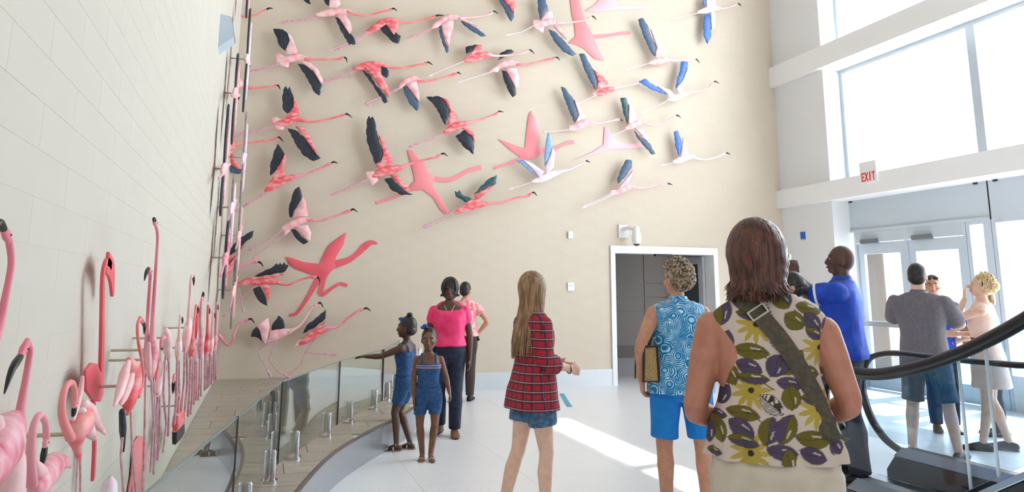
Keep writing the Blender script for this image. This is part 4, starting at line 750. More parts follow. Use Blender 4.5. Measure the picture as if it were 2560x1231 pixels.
# ------------------------------------------------------------------ people
def skin(name, rgb, rgb2): return mat(name, rgb, 0.5, rgb2=rgb2, scale=25, lo=0.35, hi=0.65)
SK_D = skin('deep_brown_skin', (78, 52, 42), (90, 60, 48)); SK_M = skin('warm_brown_skin', (110, 72, 56), (124, 84, 66))
SK_T = skin('tan_skin', (196, 140, 112), (206, 152, 124)); SK_L = skin('fair_skin', (228, 184, 160), (236, 196, 174))
SK_R = skin('sun_tanned_skin', (176, 116, 94), (186, 126, 104))
HAIRB = mat('black_hair', (22, 18, 18), 0.4, rgb2=(40, 32, 30), scale=60, stretch=(1, 1, 0.2), bump=0.2)
HAIRBR = mat('auburn_brown_hair', (52, 26, 20), 0.38, rgb2=(96, 50, 36), scale=70, stretch=(1, 1, 0.12), bump=0.3)
HAIRLB = mat('light_brown_hair', (120, 88, 58), 0.42, rgb2=(166, 130, 92), scale=60, stretch=(1, 1, 0.12), bump=0.3)
HAIRGR = mat('grey_brown_curls', (92, 76, 62), 0.5, rgb2=(190, 168, 140), scale=50, bump=0.3)
HAIRBL = mat('blonde_hair', (206, 176, 128), 0.42, rgb2=(236, 214, 172), scale=60, bump=0.3)
EYEW = mat('eye_white', (186, 176, 168), 0.3); LIP = mat('lip_dark', (120, 60, 56), 0.5); LIPL = mat('lip_rose', (196, 110, 104), 0.5)
SHOEB = mat('black_shoe', (26, 26, 30), 0.5); SHOEBR = mat('brown_sandal', (120, 84, 60), 0.5); SHOEW = mat('pale_sandal', (222, 206, 190), 0.5)
TORSO = {'f': [(.76, .09, .075, 0), (.82, .150, .105, -.01), (.90, .172, .122, -.015), (.98, .160, .112, -.006), (1.06, .136, .096, 0), (1.14, .138, .098, .004), (1.23, .150, .114, .012), (1.30, .156, .108, .008), (1.36, .160, .088, -.004), (1.40, .142, .070, -.01), (1.43, .09, .058, -.012), (1.455, .058, .052, -.008)],
         'm': [(.76, .09, .075, 0), (.82, .150, .105, -.005), (.90, .162, .115, -.008), (.98, .155, .112, 0), (1.06, .150, .108, .004), (1.14, .156, .110, .006), (1.23, .172, .118, .008), (1.30, .182, .116, .004), (1.36, .188, .096, -.006), (1.40, .165, .075, -.01), (1.43, .10, .062, -.012), (1.455, .063, .057, -.008)]}
def interp_ring(T, z):
    zs = [r[0] for r in T]; return [float(np.interp(z, zs, [r[i] for r in T])) for i in (1, 2, 3)]
def ringpts(z, rx, ry, cy, cx=0.0, seg=28, tilt=0.0, pw=2.3):
    P = []
    for j in range(seg):
        a = 2*math.pi*j/seg; c, s = math.cos(a), math.sin(a)
        x = math.copysign(abs(c)**(2/pw), c)*rx; y = math.copysign(abs(s)**(2/pw), s)*ry
        P.append(Vector((cx+x, cy+y, z+tilt*s)))
    return P
class Person:
    def __init__(s, label, loc, heading, H=1.7, sex='f', bulk=1.0, head_s=1.0, skin_=SK_T, pose=None, look=0.0, tilt=0.0, lean=(0, 0), voxel=0.008, limb=1.0, group=None, head_turn_center=1.47):
        s.k = H/1.7; s.sex = sex; s.bulk = bulk; s.skin = skin_; s.voxel = voxel; s.limb = limb; s.hs = head_s
        s.lean = lean
        s.root = empty('person', loc, label, 'person', group, rz=-math.radians(heading))
        sx = .165 if sex == 'f' else .192
        sx *= (0.6+0.4*bulk)
        P = {'shR': (sx, -.01, 1.35), 'elR': (sx+.05, -.03, 1.10), 'wrR': (sx+.05, .05, .86), 'shL': (-sx, -.01, 1.35), 'elL': (-sx-.05, -.03, 1.10), 'wrL': (-sx-.05, .05, .86),
             'hpR': (.085*bulk**.5, -.005, .86), 'knR': (.085*bulk**.5, .01, .47), 'anR': (.085, -.02, .075), 'hpL': (-.085*bulk**.5, -.005, .86), 'knL': (-.085*bulk**.5, .01, .47), 'anL': (-.085, -.02, .075),
             'ftR': (.12, 1, 0), 'ftL': (-.12, 1, 0), 'curlR': 25, 'curlL': 25, 'palmR': (-1, 0, 0), 'palmL': (1, 0, 0), 'hdR': None, 'hdL': None}
        P.update(pose or {}); s.P = P
        c = Vector((0, -.005, head_turn_center))
        s.HM = Matrix.Translation(c) @ Matrix.Rotation(-math.radians(look), 4, 'Z') @ Matrix.Rotation(math.radians(tilt), 4, 'X') @ Matrix.Scale(head_s, 4) @ Matrix.Translation(-c)
        s.T = [(z, a*bulk, b*(0.5+0.5*bulk)*(bulk**.5), cy) for z, a, b, cy in TORSO[sex]]
        # narrow shoulders/neck rings do not grow with bulk as much
        s.T = [(z, a*(1 if z < 1.38 else (bulk**-.5)), b, cy) for z, a, b, cy in s.T]
    def ln(s, v):
        """bend of the upper body"""
        t = max(0.0, (v[2]-0.9)/0.55); return Vector((v[0]+s.lean[0]*t, v[1]+s.lean[1]*t, v[2]))
    def fin(s, mb):
        for i, v in enumerate(mb.v): mb.v[i] = tuple(Vector(v)*s.k)
        return mb
    def arm_chain(s, side):
        P = s.P; a, e, w_ = (s.ln(P['sh'+side]), Vector(P['el'+side]), Vector(P['wr'+side]))
        up, fo = e-a, w_-e
        pts = [a, a+up*.33, a+up*.66, e-up*.06, e+fo*.06, e+fo*.3, e+fo*.65, w_]
        m = 1.12 if s.sex == 'm' else 1.0
        r = [x*m*s.limb for x in (.050, .047, .041, .037, .037, .038, .031, .025)]
        return pts, r
    def leg_chain(s, side):
        P = s.P; h, k, a = Vector(P['hp'+side]), Vector(P['kn'+side]), Vector(P['an'+side])
        up, lo = k-h, a-k
        back = Vector((0, -.012, 0))
        pts = [h+Vector((0, 0, .02)), h+up*.3, h+up*.65, h+up*.9, k, k+lo*.12+back*.4, k+lo*.3+back, k+lo*.6+back*.5, a]
        r = [x*s.limb for x in (.086, .080, .064, .054, .051, .049, .053, .043, .034)]
        return pts, r
    def hand(s, mb, side):
        P = s.P; w_, e = Vector(P['wr'+side]), Vector(P['el'+side])
        d = Vector(P['hd'+side]).normalized() if P['hd'+side] else (w_-e).normalized()
        pn = Vector(P['palm'+side]); pn = (pn-d*pn.dot(d)).normalized(); sd = d.cross(pn)
        # thumb on the forward / upper side
        th = Vector((0, 1, .6)); ts = 1 if sd.dot(th) > 0 else -1
        q = s.limb**.5; cu = math.radians(P['curl'+side])
        mb.loft([w_-d*.01, w_+d*.03*q, w_+d*.065*q, w_+d*.088*q], [.024*q, .034*q, .040*q, .037*q], [.019*q, .017*q, .015*q, .013*q], side=sd, seg=12)
        for i, (o, L) in enumerate(((.029, .068), (.010, .078), (-.009, .072), (-.027, .056))):
            b = w_+d*.085*q+sd*(o*ts*q); c0, p = cu*.5, b; pts = [b-d*.012]
            ang = 0
            for sg, f in enumerate((.45, .30, .25)):
                ang += cu*(.6 if sg == 0 else .8)
                dr = d*math.cos(ang)+pn*math.sin(ang)+sd*(o*ts*1.2)
                p = p+dr.normalized()*L*f*q; pts.append(p)
            mb.loft([b-d*.012]+pts[1:], [.0098*q, .0095*q, .009*q, .0075*q], seg=8)
        tb = w_+d*.028*q+sd*(.028*ts*q); td = (d*.75+sd*.62*ts+pn*.25).normalized()
        mb.loft([tb-td*.01, tb+td*.03*q, tb+td*.045*q+pn*.006+d*.014], [.0125*q, .011*q, .0085*q], seg=8)
    def body(s, hands=True, bare_feet=True):
        mb = MB(); k = s.k
        R = [[s.ln(p) for p in ringpts(z, a, b, cy)] for z, a, b, cy in s.T]
        mb.rings(R)
        nb, nt = s.ln((0, -.012, 1.40)), s.HM @ s.ln((0, .0, 1.53))
        nr = .050 if s.sex == 'f' else .060
        hm = Matrix.Translation(s.ln((0, 0, 1.47))-Vector((0, 0, 1.47))) @ s.HM
        s.hm = hm
        mb.loft([nb, (nb+hm @ Vector((0, .0, 1.53)))*.5, hm @ Vector((0, .004, 1.535))], [nr*1.15, nr, nr], seg=14)
        n0 = len(mb.v)
        mb.ell((0, -.005, 1.598), (.074, .093, .102), nu=20, nv=14); mb.ell((0, .022, 1.545), (.060, .066, .072), nu=16, nv=10)
        mb.ell((0, .064, 1.502), (.028, .024, .020)); mb.ell((0, .072, 1.617), (.052, .018, .016))
        mb.loft([(0, .086, 1.600), (0, .100, 1.575), (0, .106, 1.560), (0, .092, 1.552)], [.010, .011, .013, .014], seg=8)
        for sx in (-1, 1):
            mb.ell((sx*.045, .060, 1.560), (.022, .022, .020)); mb.ell((sx*.076, -.006, 1.575), (.010, .020, .031))
        mb.ell((0, .084, 1.524), (.023, .010, .010))
        for i in range(n0, len(mb.v)): mb.v[i] = tuple(hm @ Vector(mb.v[i]))
        for side in 'RL':
            pts, r = s.arm_chain(side); mb.loft(pts, r, seg=12)
            mb.ell(pts[0]+Vector((0, 0, -.008)), (.052*s.limb,)*3)
            if hands: s.hand(mb, side)
            pts, r = s.leg_chain(side); mb.loft(pts, r, seg=14)
            if bare_feet:
                a = Vector(s.P['an'+side]); f = Vector(s.P['ft'+side]).normalized(); z0 = Vector((0, 0, 1))
                mb.loft([a-f*.045-z0*.042, a-z0*.030+f*.01, a+f*.07-z0*.042, a+f*.13-z0*.055, a+f*.175-z0*.060], [.030, .036, .042, .046, .036], [.028, .038, .028, .018, .012], side=f.cross(z0), seg=12)
        o = link('body', baked(s.fin(mb), s.voxel, 3), s.skin, s.root, smooth=None)
        s.bodyo = o
        return o
    def face(s, brow=HAIRB, lip=LIP, iris=EYEM):
        for sx in (-1, 1):
            e = MB().ell((sx*.031, .0735, 1.590), (.0135, .009, .0062), nu=10, nv=8).xf(s.hm); s.fin(e).build('eye', EYEW, s.root)
            e2 = MB().ell((sx*.031, .0785, 1.590), (.0062, .0052, .0060), nu=8, nv=6).xf(s.hm); s.fin(e2).build('iris', iris, s.root)
            b = MB().loft([(sx*.016, .088, 1.613), (sx*.034, .084, 1.618), (sx*.050, .070, 1.611)], [.004, .005, .003], seg=6).xf(s.hm); s.fin(b).build('eyebrow', brow, s.root)
        m_ = MB().loft([(-.024, .083, 1.524), (0, .096, 1.527), (.024, .083, 1.524)], [.003, .0075, .003], seg=8).xf(s.hm); s.fin(m_).build('lips', lip, s.root)
    def shirt(s, name, mt, z0, z1=1.43, grow=.016, hem=0.0, sleeve=0.0, sgrow=.014, voxel=.010, folds=.005, neck_tilt=0.0, rings=None, collar=None, extra=None, sm=7):
        mb = MB(); zs = np.linspace(z0, z1, 16); R = []
        for z in zs:
            a, b, cy = interp_ring(s.T, z)
            if z < .86: a, b, cy = interp_ring(s.T, .90)
            t = (z-z0)/(z1-z0); g = grow+hem*(1-t)**2
            R.append([s.ln(p) for p in ringpts(z, a+g, b+g, cy, tilt=-neck_tilt*max(0, (t-.8)/.2))])
        mb.rings(R)
        for side in 'RL':
            pts, r = s.arm_chain(side)
            cap = pts[0]
            if sleeve > 0:
                # follow the arm: 1 = elbow, 2 = wrist
                n = {0.35: 2, 0.7: 3, 1.0: 4, 1.3: 6, 2.0: 8}.get(sleeve, 3)
                rr = [x+sgrow*(.55+.35*i) for i, x in enumerate(r[:n])]
                mb.loft(pts[:n], rr, seg=12, round_ends=True)
                mb.ell(cap-Vector((0, 0, .008)), (r[0]+sgrow*.5,)*3)
            else:
                mb.ell(cap+Vector((-.035 if side == 'R' else .035, 0, .015)), (r[0]*.75+sgrow, r[0]*.8+sgrow, r[0]*.8+sgrow))
        if collar: 
            mb.loft([s.ln((0, -.012, 1.425)), s.ln((0, -.008, 1.47))], [.075, .068], seg=16, round_ends=False)
        if extra: extra(mb)
        me = baked(s.fin(mb), voxel, sm); s.wrinkle(me, folds)
        return link(name, me, mt, s.root, smooth=None)
    def pants(s, name, mt, z1=1.0, to=2.0, grow=.014, flare=0.0, voxel=.010, folds=.005, top_grow=.010):
        mb = MB(); R = []
        for z in np.linspace(.77, z1, 8):
            a, b, cy = interp_ring(s.T, z); R.append([s.ln(p) for p in ringpts(z, a+top_grow, b+top_grow, cy)])
        mb.rings(R)
        for side in 'RL':
            pts, r = s.leg_chain(side)
            L = to*4; n = int(L); fr = L-n
            pp, rr = pts[:n+1], r[:n+1]
            if fr > 0 and n+1 < len(pts): pp = pp+[pts[n]+(pts[n+1]-pts[n])*fr]; rr = rr+[r[n]+(r[n+1]-r[n])*fr]
            m_ = len(pp); rr = [x+grow+flare*(i/(m_-1))**1.5 for i, x in enumerate(rr)]
            mb.loft(pp, rr, seg=14, round_ends=False)
        me = baked(s.fin(mb), voxel, 3); s.wrinkle(me, folds)
        return link(name, me, mt, s.root, smooth=None)
    def wrinkle(s, me, amp):
        if not amp: return
        n = len(me.vertices); co = np.empty(n*3); nr = np.empty(n*3)
        me.vertices.foreach_get('co', co); me.vertices.foreach_get('normal', nr); co = co.reshape(-1, 3); nr = nr.reshape(-1, 3)
        for i in range(n):
            p = co[i]; v = noise.noise(Vector((p[0]*9, p[1]*9, p[2]*5)))+.5*noise.noise(Vector((p[0]*22+7, p[1]*22, p[2]*9)))
            co[i] += nr[i]*v*amp
        me.vertices.foreach_set('co', co.ravel()); me.update()
    def shoe(s, mt, name='shoe', high=0.0):
        for side in 'RL':
            a = Vector(s.P['an'+side]); f = Vector(s.P['ft'+side]).normalized(); z0 = Vector((0, 0, 1)); mb = MB()
            mb.loft([a-f*.055-z0*.040, a-z0*.028+f*.01, a+f*.075-z0*.040, a+f*.14-z0*.052, a+f*.195-z0*.056], [.036, .043, .048, .052, .040], [.034, .042, .034, .024, .016], side=f.cross(z0), seg=14)
            o = s.fin(mb).build(name, mt, s.root)
            sl = MB(); base = a*1; base.z = .008
            if a.z > .1: base.z = a.z-.068
            sl.loft([base-f*.075, base+f*.02, base+f*.12, base+f*.205], [.034, .042, .052, .030], [.010]*4, side=f.cross(z0), seg=12); s.fin(sl).build('sole', SHOEB, o)
    def sandal(s, mt, solem):
        for side in 'RL':
            a = Vector(s.P['an'+side]); f = Vector(s.P['ft'+side]).normalized(); z0 = Vector((0, 0, 1)); sdv = f.cross(z0)
            base = a-z0*.068
            sl = MB().loft([base-f*.07, base+f*.02, base+f*.12, base+f*.19], [.034, .042, .052, .034], [.010]*4, side=sdv, seg=12); o = s.fin(sl).build('sandal', solem, s.root)
            for fw, w_, h in ((.03, .043, .052), (.115, .050, .036)):
                c = base+f*fw
                st = MB().loft([c+sdv*w_, c+sdv*w_*.8+z0*h*.7, c+z0*h, c-sdv*w_*.8+z0*h*.7, c-sdv*w_], [.011]*5, [.004]*5, side=f, seg=8); s.fin(st).build('strap', mt, o)
            st = MB().loft([a+sdv*.038+z0*.0, a+f*.04, a-sdv*.038, a-f*.038, a+sdv*.038], [.008]*5, [.004]*5, side=z0, seg=8); s.fin(st).build('strap', mt, o)
    # ---- hair
    def hair(s, mt, kind, length=.12, n=220, name='hair', vol=1.0, seed=1, wave=.0):
        rnd = random.Random(seed); mb = MB(); c = Vector((0, -.014, 1.605)); rx, ry, rz = .080*vol, .094*vol, .103*vol
        def sk(th, ph, e=1.0): return c+Vector((rx*e*math.sin(th)*math.sin(ph), -ry*e*math.sin(th)*math.cos(ph), rz*e*math.cos(th)))
        if kind == 'short':
            mb.ell(c+Vector((0, -.006, .008)), (rx*1.0, ry*.97, rz*.98), nu=24, nv=16)
            mb.ell(c+Vector((0, -.032, -.040)), (rx*.93, ry*.70, rz*.62), nu=20, nv=12)
        elif kind == 'curly':
            mb.ell(c+Vector((0, -.008, .012)), (rx, ry*.95, rz), nu=16, nv=12); mb.ell(c+Vector((0, -.03, -.04)), (rx*.95, ry*.7, rz*.6))
            for i in range(n):
                ph = rnd.uniform(-2.35, 2.35); th = math.acos(rnd.uniform(-.62, 1.0))
                if abs(ph) > 1.5 and th > 1.0: continue
                if th > 1.3 and abs(ph) > 1.2: continue
                p = sk(th, ph, rnd.uniform(.98, 1.10)); r_ = rnd.uniform(.013, .021)
                ax = Vector((rnd.uniform(-1, 1), rnd.uniform(-1, 1), rnd.uniform(-1, 1))).normalized(); u = ax.orthogonal().normalized(); v = ax.cross(u)
                Q = [p+(u*math.cos(a*1.3)+v*math.sin(a*1.3))*r_+ax*(a*.004) for a in range(6)]
                mb.loft(Q, [.004, .0075, .008, .0075, .006, .003], seg=6)
        else:  # hanging locks: bob or long
            mb.ell(c+Vector((0, -.008, .008)), (rx*.99, ry*.96, rz*.99), nu=24, nv=16)
            mb.ell(c+Vector((0, -.026, -.045)), (rx*.94, ry*.76, rz*.72), nu=20, nv=12)
            for i in range(n):
                ph = rnd.uniform(-2.0, 2.0) if i % 5 else rnd.uniform(-2.5, 2.5)
                th0 = rnd.uniform(.05, .75); pts = []; 
                e = rnd.uniform(1.0, 1.055); twist = rnd.uniform(-.12, .12)
                for j in range(6):
                    th = th0+(1.62-th0)*j/5
                    pts.append(sk(th, ph+twist*j/5, e))
                front = abs(ph) > 1.55
                L = length*rnd.uniform(.82, 1.08)*(.9 if front else 1.0)
                o_ = Vector((math.sin(ph), -math.cos(ph), 0)); m_ = 5
                for j in range(1, m_+1):
                    f = j/m_
                    inn = -.020*math.sin(f*1.6) if kind == 'bob' else (-.02*math.sin(min(f*5, 1.57))+.10*max(0, f-.25)*max(0, math.cos(ph*.9)))
                    flip = (.030 if kind == 'bob' and i % 3 == 0 else 0)*max(0, f-.7)/.3
                    wv = wave*math.sin(f*9+i)
                    pts.append(sk(1.62, ph+twist, e)+o_*(inn+flip+wv)+Vector((wv*.6+twist*.05*f, 0, -L*f)))
                if any((p.y > .060 and abs(p.x) < .052) for p in pts): continue
                w0 = rnd.uniform(.007, .012)
                mb.loft(pts, [w0*.5]+[w0]*(len(pts)-3)+[w0*.8, w0*.15], [.003]+[.0055]*(len(pts)-3)+[.004, .001], side=o_.cross(Vector((0, 0, 1))), seg=6)
        mb.xf(s.hm); o = s.fin(mb).build(name, mt, s.root)
        return o
    def piece(s, name, mb, mt, head=False, parent=None):
        if head: mb.xf(s.hm)
        return s.fin(mb).build(name, mt, parent or s.root)

def nodes_pattern(name, fn, rough=0.75):
    if name in MATS: return MATS[name]
    M = bpy.data.materials.new(name); M.use_nodes = True; nt = M.node_tree; b = nt.nodes['Principled BSDF']; b.inputs['Roughness'].default_value = rough
    fn(nt, b); MATS[name] = M; return M
def _rgb(c): return lin(c)+(1,)
def _plaid(nt, b):
    at = nt.nodes.new('ShaderNodeAttribute'); at.attribute_name = 'cloth'; sp = nt.nodes.new('ShaderNodeSeparateXYZ'); nt.links.new(at.outputs['Vector'], sp.inputs[0])
    def band(src, per, off, wd):
        a = nt.nodes.new('ShaderNodeMath'); a.operation = 'MULTIPLY_ADD'; a.inputs[1].default_value = 1/per; a.inputs[2].default_value = off; nt.links.new(src, a.inputs[0])
        f = nt.nodes.new('ShaderNodeMath'); f.operation = 'FRACT'; nt.links.new(a.outputs[0], f.inputs[0])
        l = nt.nodes.new('ShaderNodeMath'); l.operation = 'LESS_THAN'; l.inputs[1].default_value = wd; nt.links.new(f.outputs[0], l.inputs[0]); return l.outputs[0]
    col = None
    def mix(prev, fac, c, amt):
        m_ = nt.nodes.new('ShaderNodeMix'); m_.data_type = 'RGBA'; k = nt.nodes.new('ShaderNodeMath'); k.operation = 'MULTIPLY'; k.inputs[1].default_value = amt
        nt.links.new(fac, k.inputs[0]); nt.links.new(k.outputs[0], m_.inputs[0])
        if prev is None: m_.inputs[6].default_value = _rgb((176, 26, 52))
        else: nt.links.new(prev, m_.inputs[6])
        m_.inputs[7].default_value = _rgb(c); return m_.outputs[2]
    u, v = sp.outputs[0], sp.outputs[2]
    col = mix(col, band(u, .050, 0, .42), (40, 22, 40), .72); col = mix(col, band(v, .056, 0, .40), (36, 20, 38), .78)
    col = mix(col, band(u, .050, .72, .07), (220, 170, 176), .25); col = mix(col, band(v, .056, .80, .09), (222, 200, 200), .55)
    nt.links.new(col, b.inputs['Base Color'])
PLAID = nodes_pattern('red_plaid_flannel', _plaid)
def _rings(nt, b):
    tc = nt.nodes.new('ShaderNodeTexCoord'); vo = nt.nodes.new('ShaderNodeTexVoronoi'); vo.inputs['Scale'].default_value = 9.5; nt.links.new(tc.outputs['Object'], vo.inputs['Vector'])
    a = nt.nodes.new('ShaderNodeMath'); a.operation = 'MULTIPLY'; a.inputs[1].default_value = 62; nt.links.new(vo.outputs['Distance'], a.inputs[0])
    sn = nt.nodes.new('ShaderNodeMath'); sn.operation = 'SINE'; nt.links.new(a.outputs[0], sn.inputs[0])
    nz = nt.nodes.new('ShaderNodeTexNoise'); nz.inputs['Scale'].default_value = 26; nt.links.new(tc.outputs['Object'], nz.inputs['Vector'])
    ad = nt.nodes.new('ShaderNodeMath'); ad.operation = 'MULTIPLY_ADD'; ad.inputs[1].default_value = .30; nt.links.new(sn.outputs[0], ad.inputs[0]); nt.links.new(nz.outputs[0], ad.inputs[2])
    cr = nt.nodes.new('ShaderNodeValToRGB'); cr.color_ramp.elements[0].position = .30; cr.color_ramp.elements[0].color = _rgb((10, 120, 186)); cr.color_ramp.elements[1].position = .88; cr.color_ramp.elements[1].color = _rgb((226, 244, 250))
    e = cr.color_ramp.elements.new(.55); e.color = _rgb((40, 164, 214)); nt.links.new(ad.outputs[0], cr.inputs[0]); nt.links.new(cr.outputs[0], b.inputs['Base Color'])
RINGS = nodes_pattern('turquoise_ring_print', _rings)
DENIM = mat('blue_denim', (30, 66, 112), 0.8, rgb2=(44, 84, 134), scale=40, bump=0.1); DKDENIM = mat('dark_denim', (22, 28, 48), 0.8, rgb2=(32, 42, 66), scale=30, bump=0.1)
ROYAL = mat('royal_blue_polo', (16, 62, 176), 0.7, rgb2=(24, 74, 192), scale=12); GREYP = mat('heather_grey_polo', (112, 106, 112), 0.8, rgb2=(120, 114, 120), scale=40)
HOTP = mat('hot_pink_blouse', (244, 44, 112), 0.6, rgb2=(250, 66, 128), scale=10); PSHORT = mat('bright_blue_shorts', (8, 122, 206), 0.75, rgb2=(14, 130, 214), scale=10)
BEIGE = mat('beige_trousers', (206, 194, 176), 0.85, rgb2=(196, 184, 166), scale=9); SLACK = mat('charcoal_trousers', (44, 44, 56), 0.85, rgb2=(54, 54, 66), scale=14)
CARGO = mat('slate_cargo_shorts', (62, 76, 92), 0.85, rgb2=(78, 92, 106), scale=12); PEACH = mat('peach_dress', (240, 206, 190), 0.8, rgb2=(246, 216, 202), scale=10)
BRTR = mat('brown_trousers', (66, 50, 50), 0.85); CORALB = mat('coral_floral_blouse', (240, 120, 132), 0.75, rgb2=(250, 196, 194), scale=26, lo=.42, hi=.55); BLKTR = mat('black_trousers', (24, 24, 30), 0.85)
TEALS = mat('soft_teal_shirt', (128, 176, 178), 0.8); WSHIRT = mat('pale_shirt', (226, 232, 236), 0.8)

# 1 -- woman in the leaf-print top, seen from behind, nearest the viewer
FGP = at_scale(1915, 692)
P = Person('woman from behind in sleeveless leaf-print top with brown bob and diagonal bag strap', FGP, 34, H=1.735, sex='f', bulk=1.16, lean=(-.026, 0), skin_=SK_R, limb=1.17, voxel=0.007, look=-4,
           pose={'shR': (.198, -.01, 1.335), 'shL': (-.170, -.01, 1.345), 'elR': (.248, -.02, 1.105), 'elL': (-.262, -.02, 1.06), 'wrR': (.17, .20, 1.02), 'wrL': (-.17, .21, 1.00), 'curlR': 50, 'curlL': 50, 'palmR': (-1, 0, 0), 'palmL': (1, 0, 0)})
P.body()
P.face(HAIRBR, LIPL)
P.hair(HAIRBR, 'bob', length=.15, n=700, vol=1.2, seed=3, wave=.006)
k = P.k
# the top: half widths and depths measured by height
ST = [(.925, .226, .172, 0), (.97, .220, .168, 0), (1.02, .206, .160, 0), (1.07, .190, .150, 0), (1.13, .172, .138, 0), (1.19, .163, .132, .002), (1.25, .164, .132, .004), (1.31, .176, .128, .002), (1.36, .192, .116, -.004), (1.395, .190, .098, -.008), (1.42, .164, .084, -.012), (1.445, .122, .074, -.012), (1.465, .092, .066, -.008)]
NU, NV = 420, 240
zz = np.linspace(ST[0][0], ST[-1][0], NV); uu = np.arange(NU)*2*np.pi/NU
RX = np.interp(zz, [r[0] for r in ST], [r[1] for r in ST]); RY = np.interp(zz, [r[0] for r in ST], [r[2] for r in ST]); CYs = np.interp(zz, [r[0] for r in ST], [r[3] for r in ST])
def box_smooth(a, n=9):
    p = np.pad(a, n//2, mode='edge'); return np.convolve(p, np.ones(n)/n, 'valid')
RX, RY = box_smooth(RX), box_smooth(RY)
cu, su = np.cos(uu), np.sin(uu); pw = 2/2.4
X_ = np.sign(cu)*np.abs(cu)**pw; Y_ = np.sign(su)*np.abs(su)**pw
VX = RX[:, None]*X_[None]; VY = RY[:, None]*Y_[None]+CYs[:, None]; VZ = np.repeat(zz[:, None], NU, 1)
fold = np.zeros_like(VX)
hemw = np.clip((1.16-zz)/.24, 0, 1)[:, None]
fold += .010*hemw*np.sin(uu[None]*9+zz[:, None]*4)+.005*hemw*np.sin(uu[None]*17+2)
fold += .004*np.sin(zz[:, None]*55+6*np.sin(uu[None]*2+.7)+uu[None]*3)*np.clip((1.30-zz)/.2, 0, 1)[:, None]
VX += fold*X_[None]; VY += fold*Y_[None]
co = np.stack([VX, VY, VZ], -1).reshape(-1, 3)*k
# printed colours, in the cloth's own coordinates (metres across, metres up)
zw = VZ*k; UPX = (1915-1660+(1.48-zw)*44+VX*k*765)*1.732; VPX = (747-520+(1.48-zw)*768)*1.732
col = np.zeros(VX.shape+(3,)); base = np.array(lin((200, 184, 172))); col[:] = base
def blend(mask, c, a=1.0):
    col[mask] = col[mask]*(1-a)+np.array(lin(c))*a
OLV, PUR, DRK, YEL, LT = (98, 86, 16), (72, 58, 84), (50, 38, 34), (170, 148, 52), (206, 196, 190)
def petal(cx, cy, L, ang):
    a = math.radians(ang); dx, dy = UPX-cx, VPX-cy; u = dx*math.cos(a)+dy*math.sin(a); v = -dx*math.sin(a)+dy*math.cos(a); return u, v
def leaf(cx, cy, L, W_, ang, ty):
    L, W_ = L*1.16, W_*1.10
    if L < W_: L, W_, ang = W_, L, ang+90
    u, v = petal(cx, cy, L, ang); t = np.clip(1-(2*u/L)**2, 0, None); wv = W_/2*t**.75
    inn = (np.abs(v) < wv) & (np.abs(u) < L/2)
    o2 = (np.abs(v) < wv+3.5) & (np.abs(u) < L/2+3)
    blend(o2, DRK, .85)
    c1, c2 = {'o': (OLV, OLV), 'p': (PUR, PUR), 'op': (OLV, PUR), 'po': (PUR, OLV), 'h': (LT, DRK)}[ty]
    if ty == 'h':
        blend(inn, LT); blend(inn & (np.sin(u*.75+np.abs(v)*.8) > .1), DRK); blend(inn & (np.abs(v) < 2.2), DRK)
        return
    vs_ = v+.10*W_*np.sin(u/L*5)
    blend(inn & (vs_ < 0), c1); blend(inn & (vs_ >= 0), c2)
    blend(inn & (np.abs(vs_) < 2.0), DRK, .7)
    blend(inn & (np.abs(v+W_*.22) < 3.2*t) & (u > -L*.05) & (u < L*.24), LT, .8)
def flower(cx, cy, R):
    for i in range(11):
        a = i*360/11+cx*3; u, v = petal(cx+.52*R*math.cos(math.radians(a)), cy+.52*R*math.sin(math.radians(a)), R, a)
        t = np.clip(1-(2*u/(R*.95))**2, 0, None); blend((np.abs(v) < R*.13*t**.7), YEL if i % 3 else (168, 146, 40), .95)
    blend((UPX-cx)**2+(VPX-cy)**2 < (R*.14)**2, DRK)
def stem(x0, y0, x1, y1):
    d = math.hypot(x1-x0, y1-y0); u, v = petal((x0+x1)/2, (y0+y1)/2, d, math.degrees(math.atan2(y1-y0, x1-x0))); blend((np.abs(v+3*np.sin(u/d*3)) < 2.4) & (np.abs(u) < d/2), DRK)
for f_ in ((390, 510, 92), (370, 800, 92), (655, 872, 92), (370, 1062, 92), (668, 610, 86), (120, 640, 80), (830, 700, 80)): flower(*f_)
for f_ in ((430, 650, 462, 690), (462, 690, 480, 740), (395, 905, 430, 960), (420, 980, 440, 1040), (690, 1000, 720, 1040), (420, 760, 470, 800), (560, 440, 600, 500), (440, 420, 470, 500)): stem(*f_)
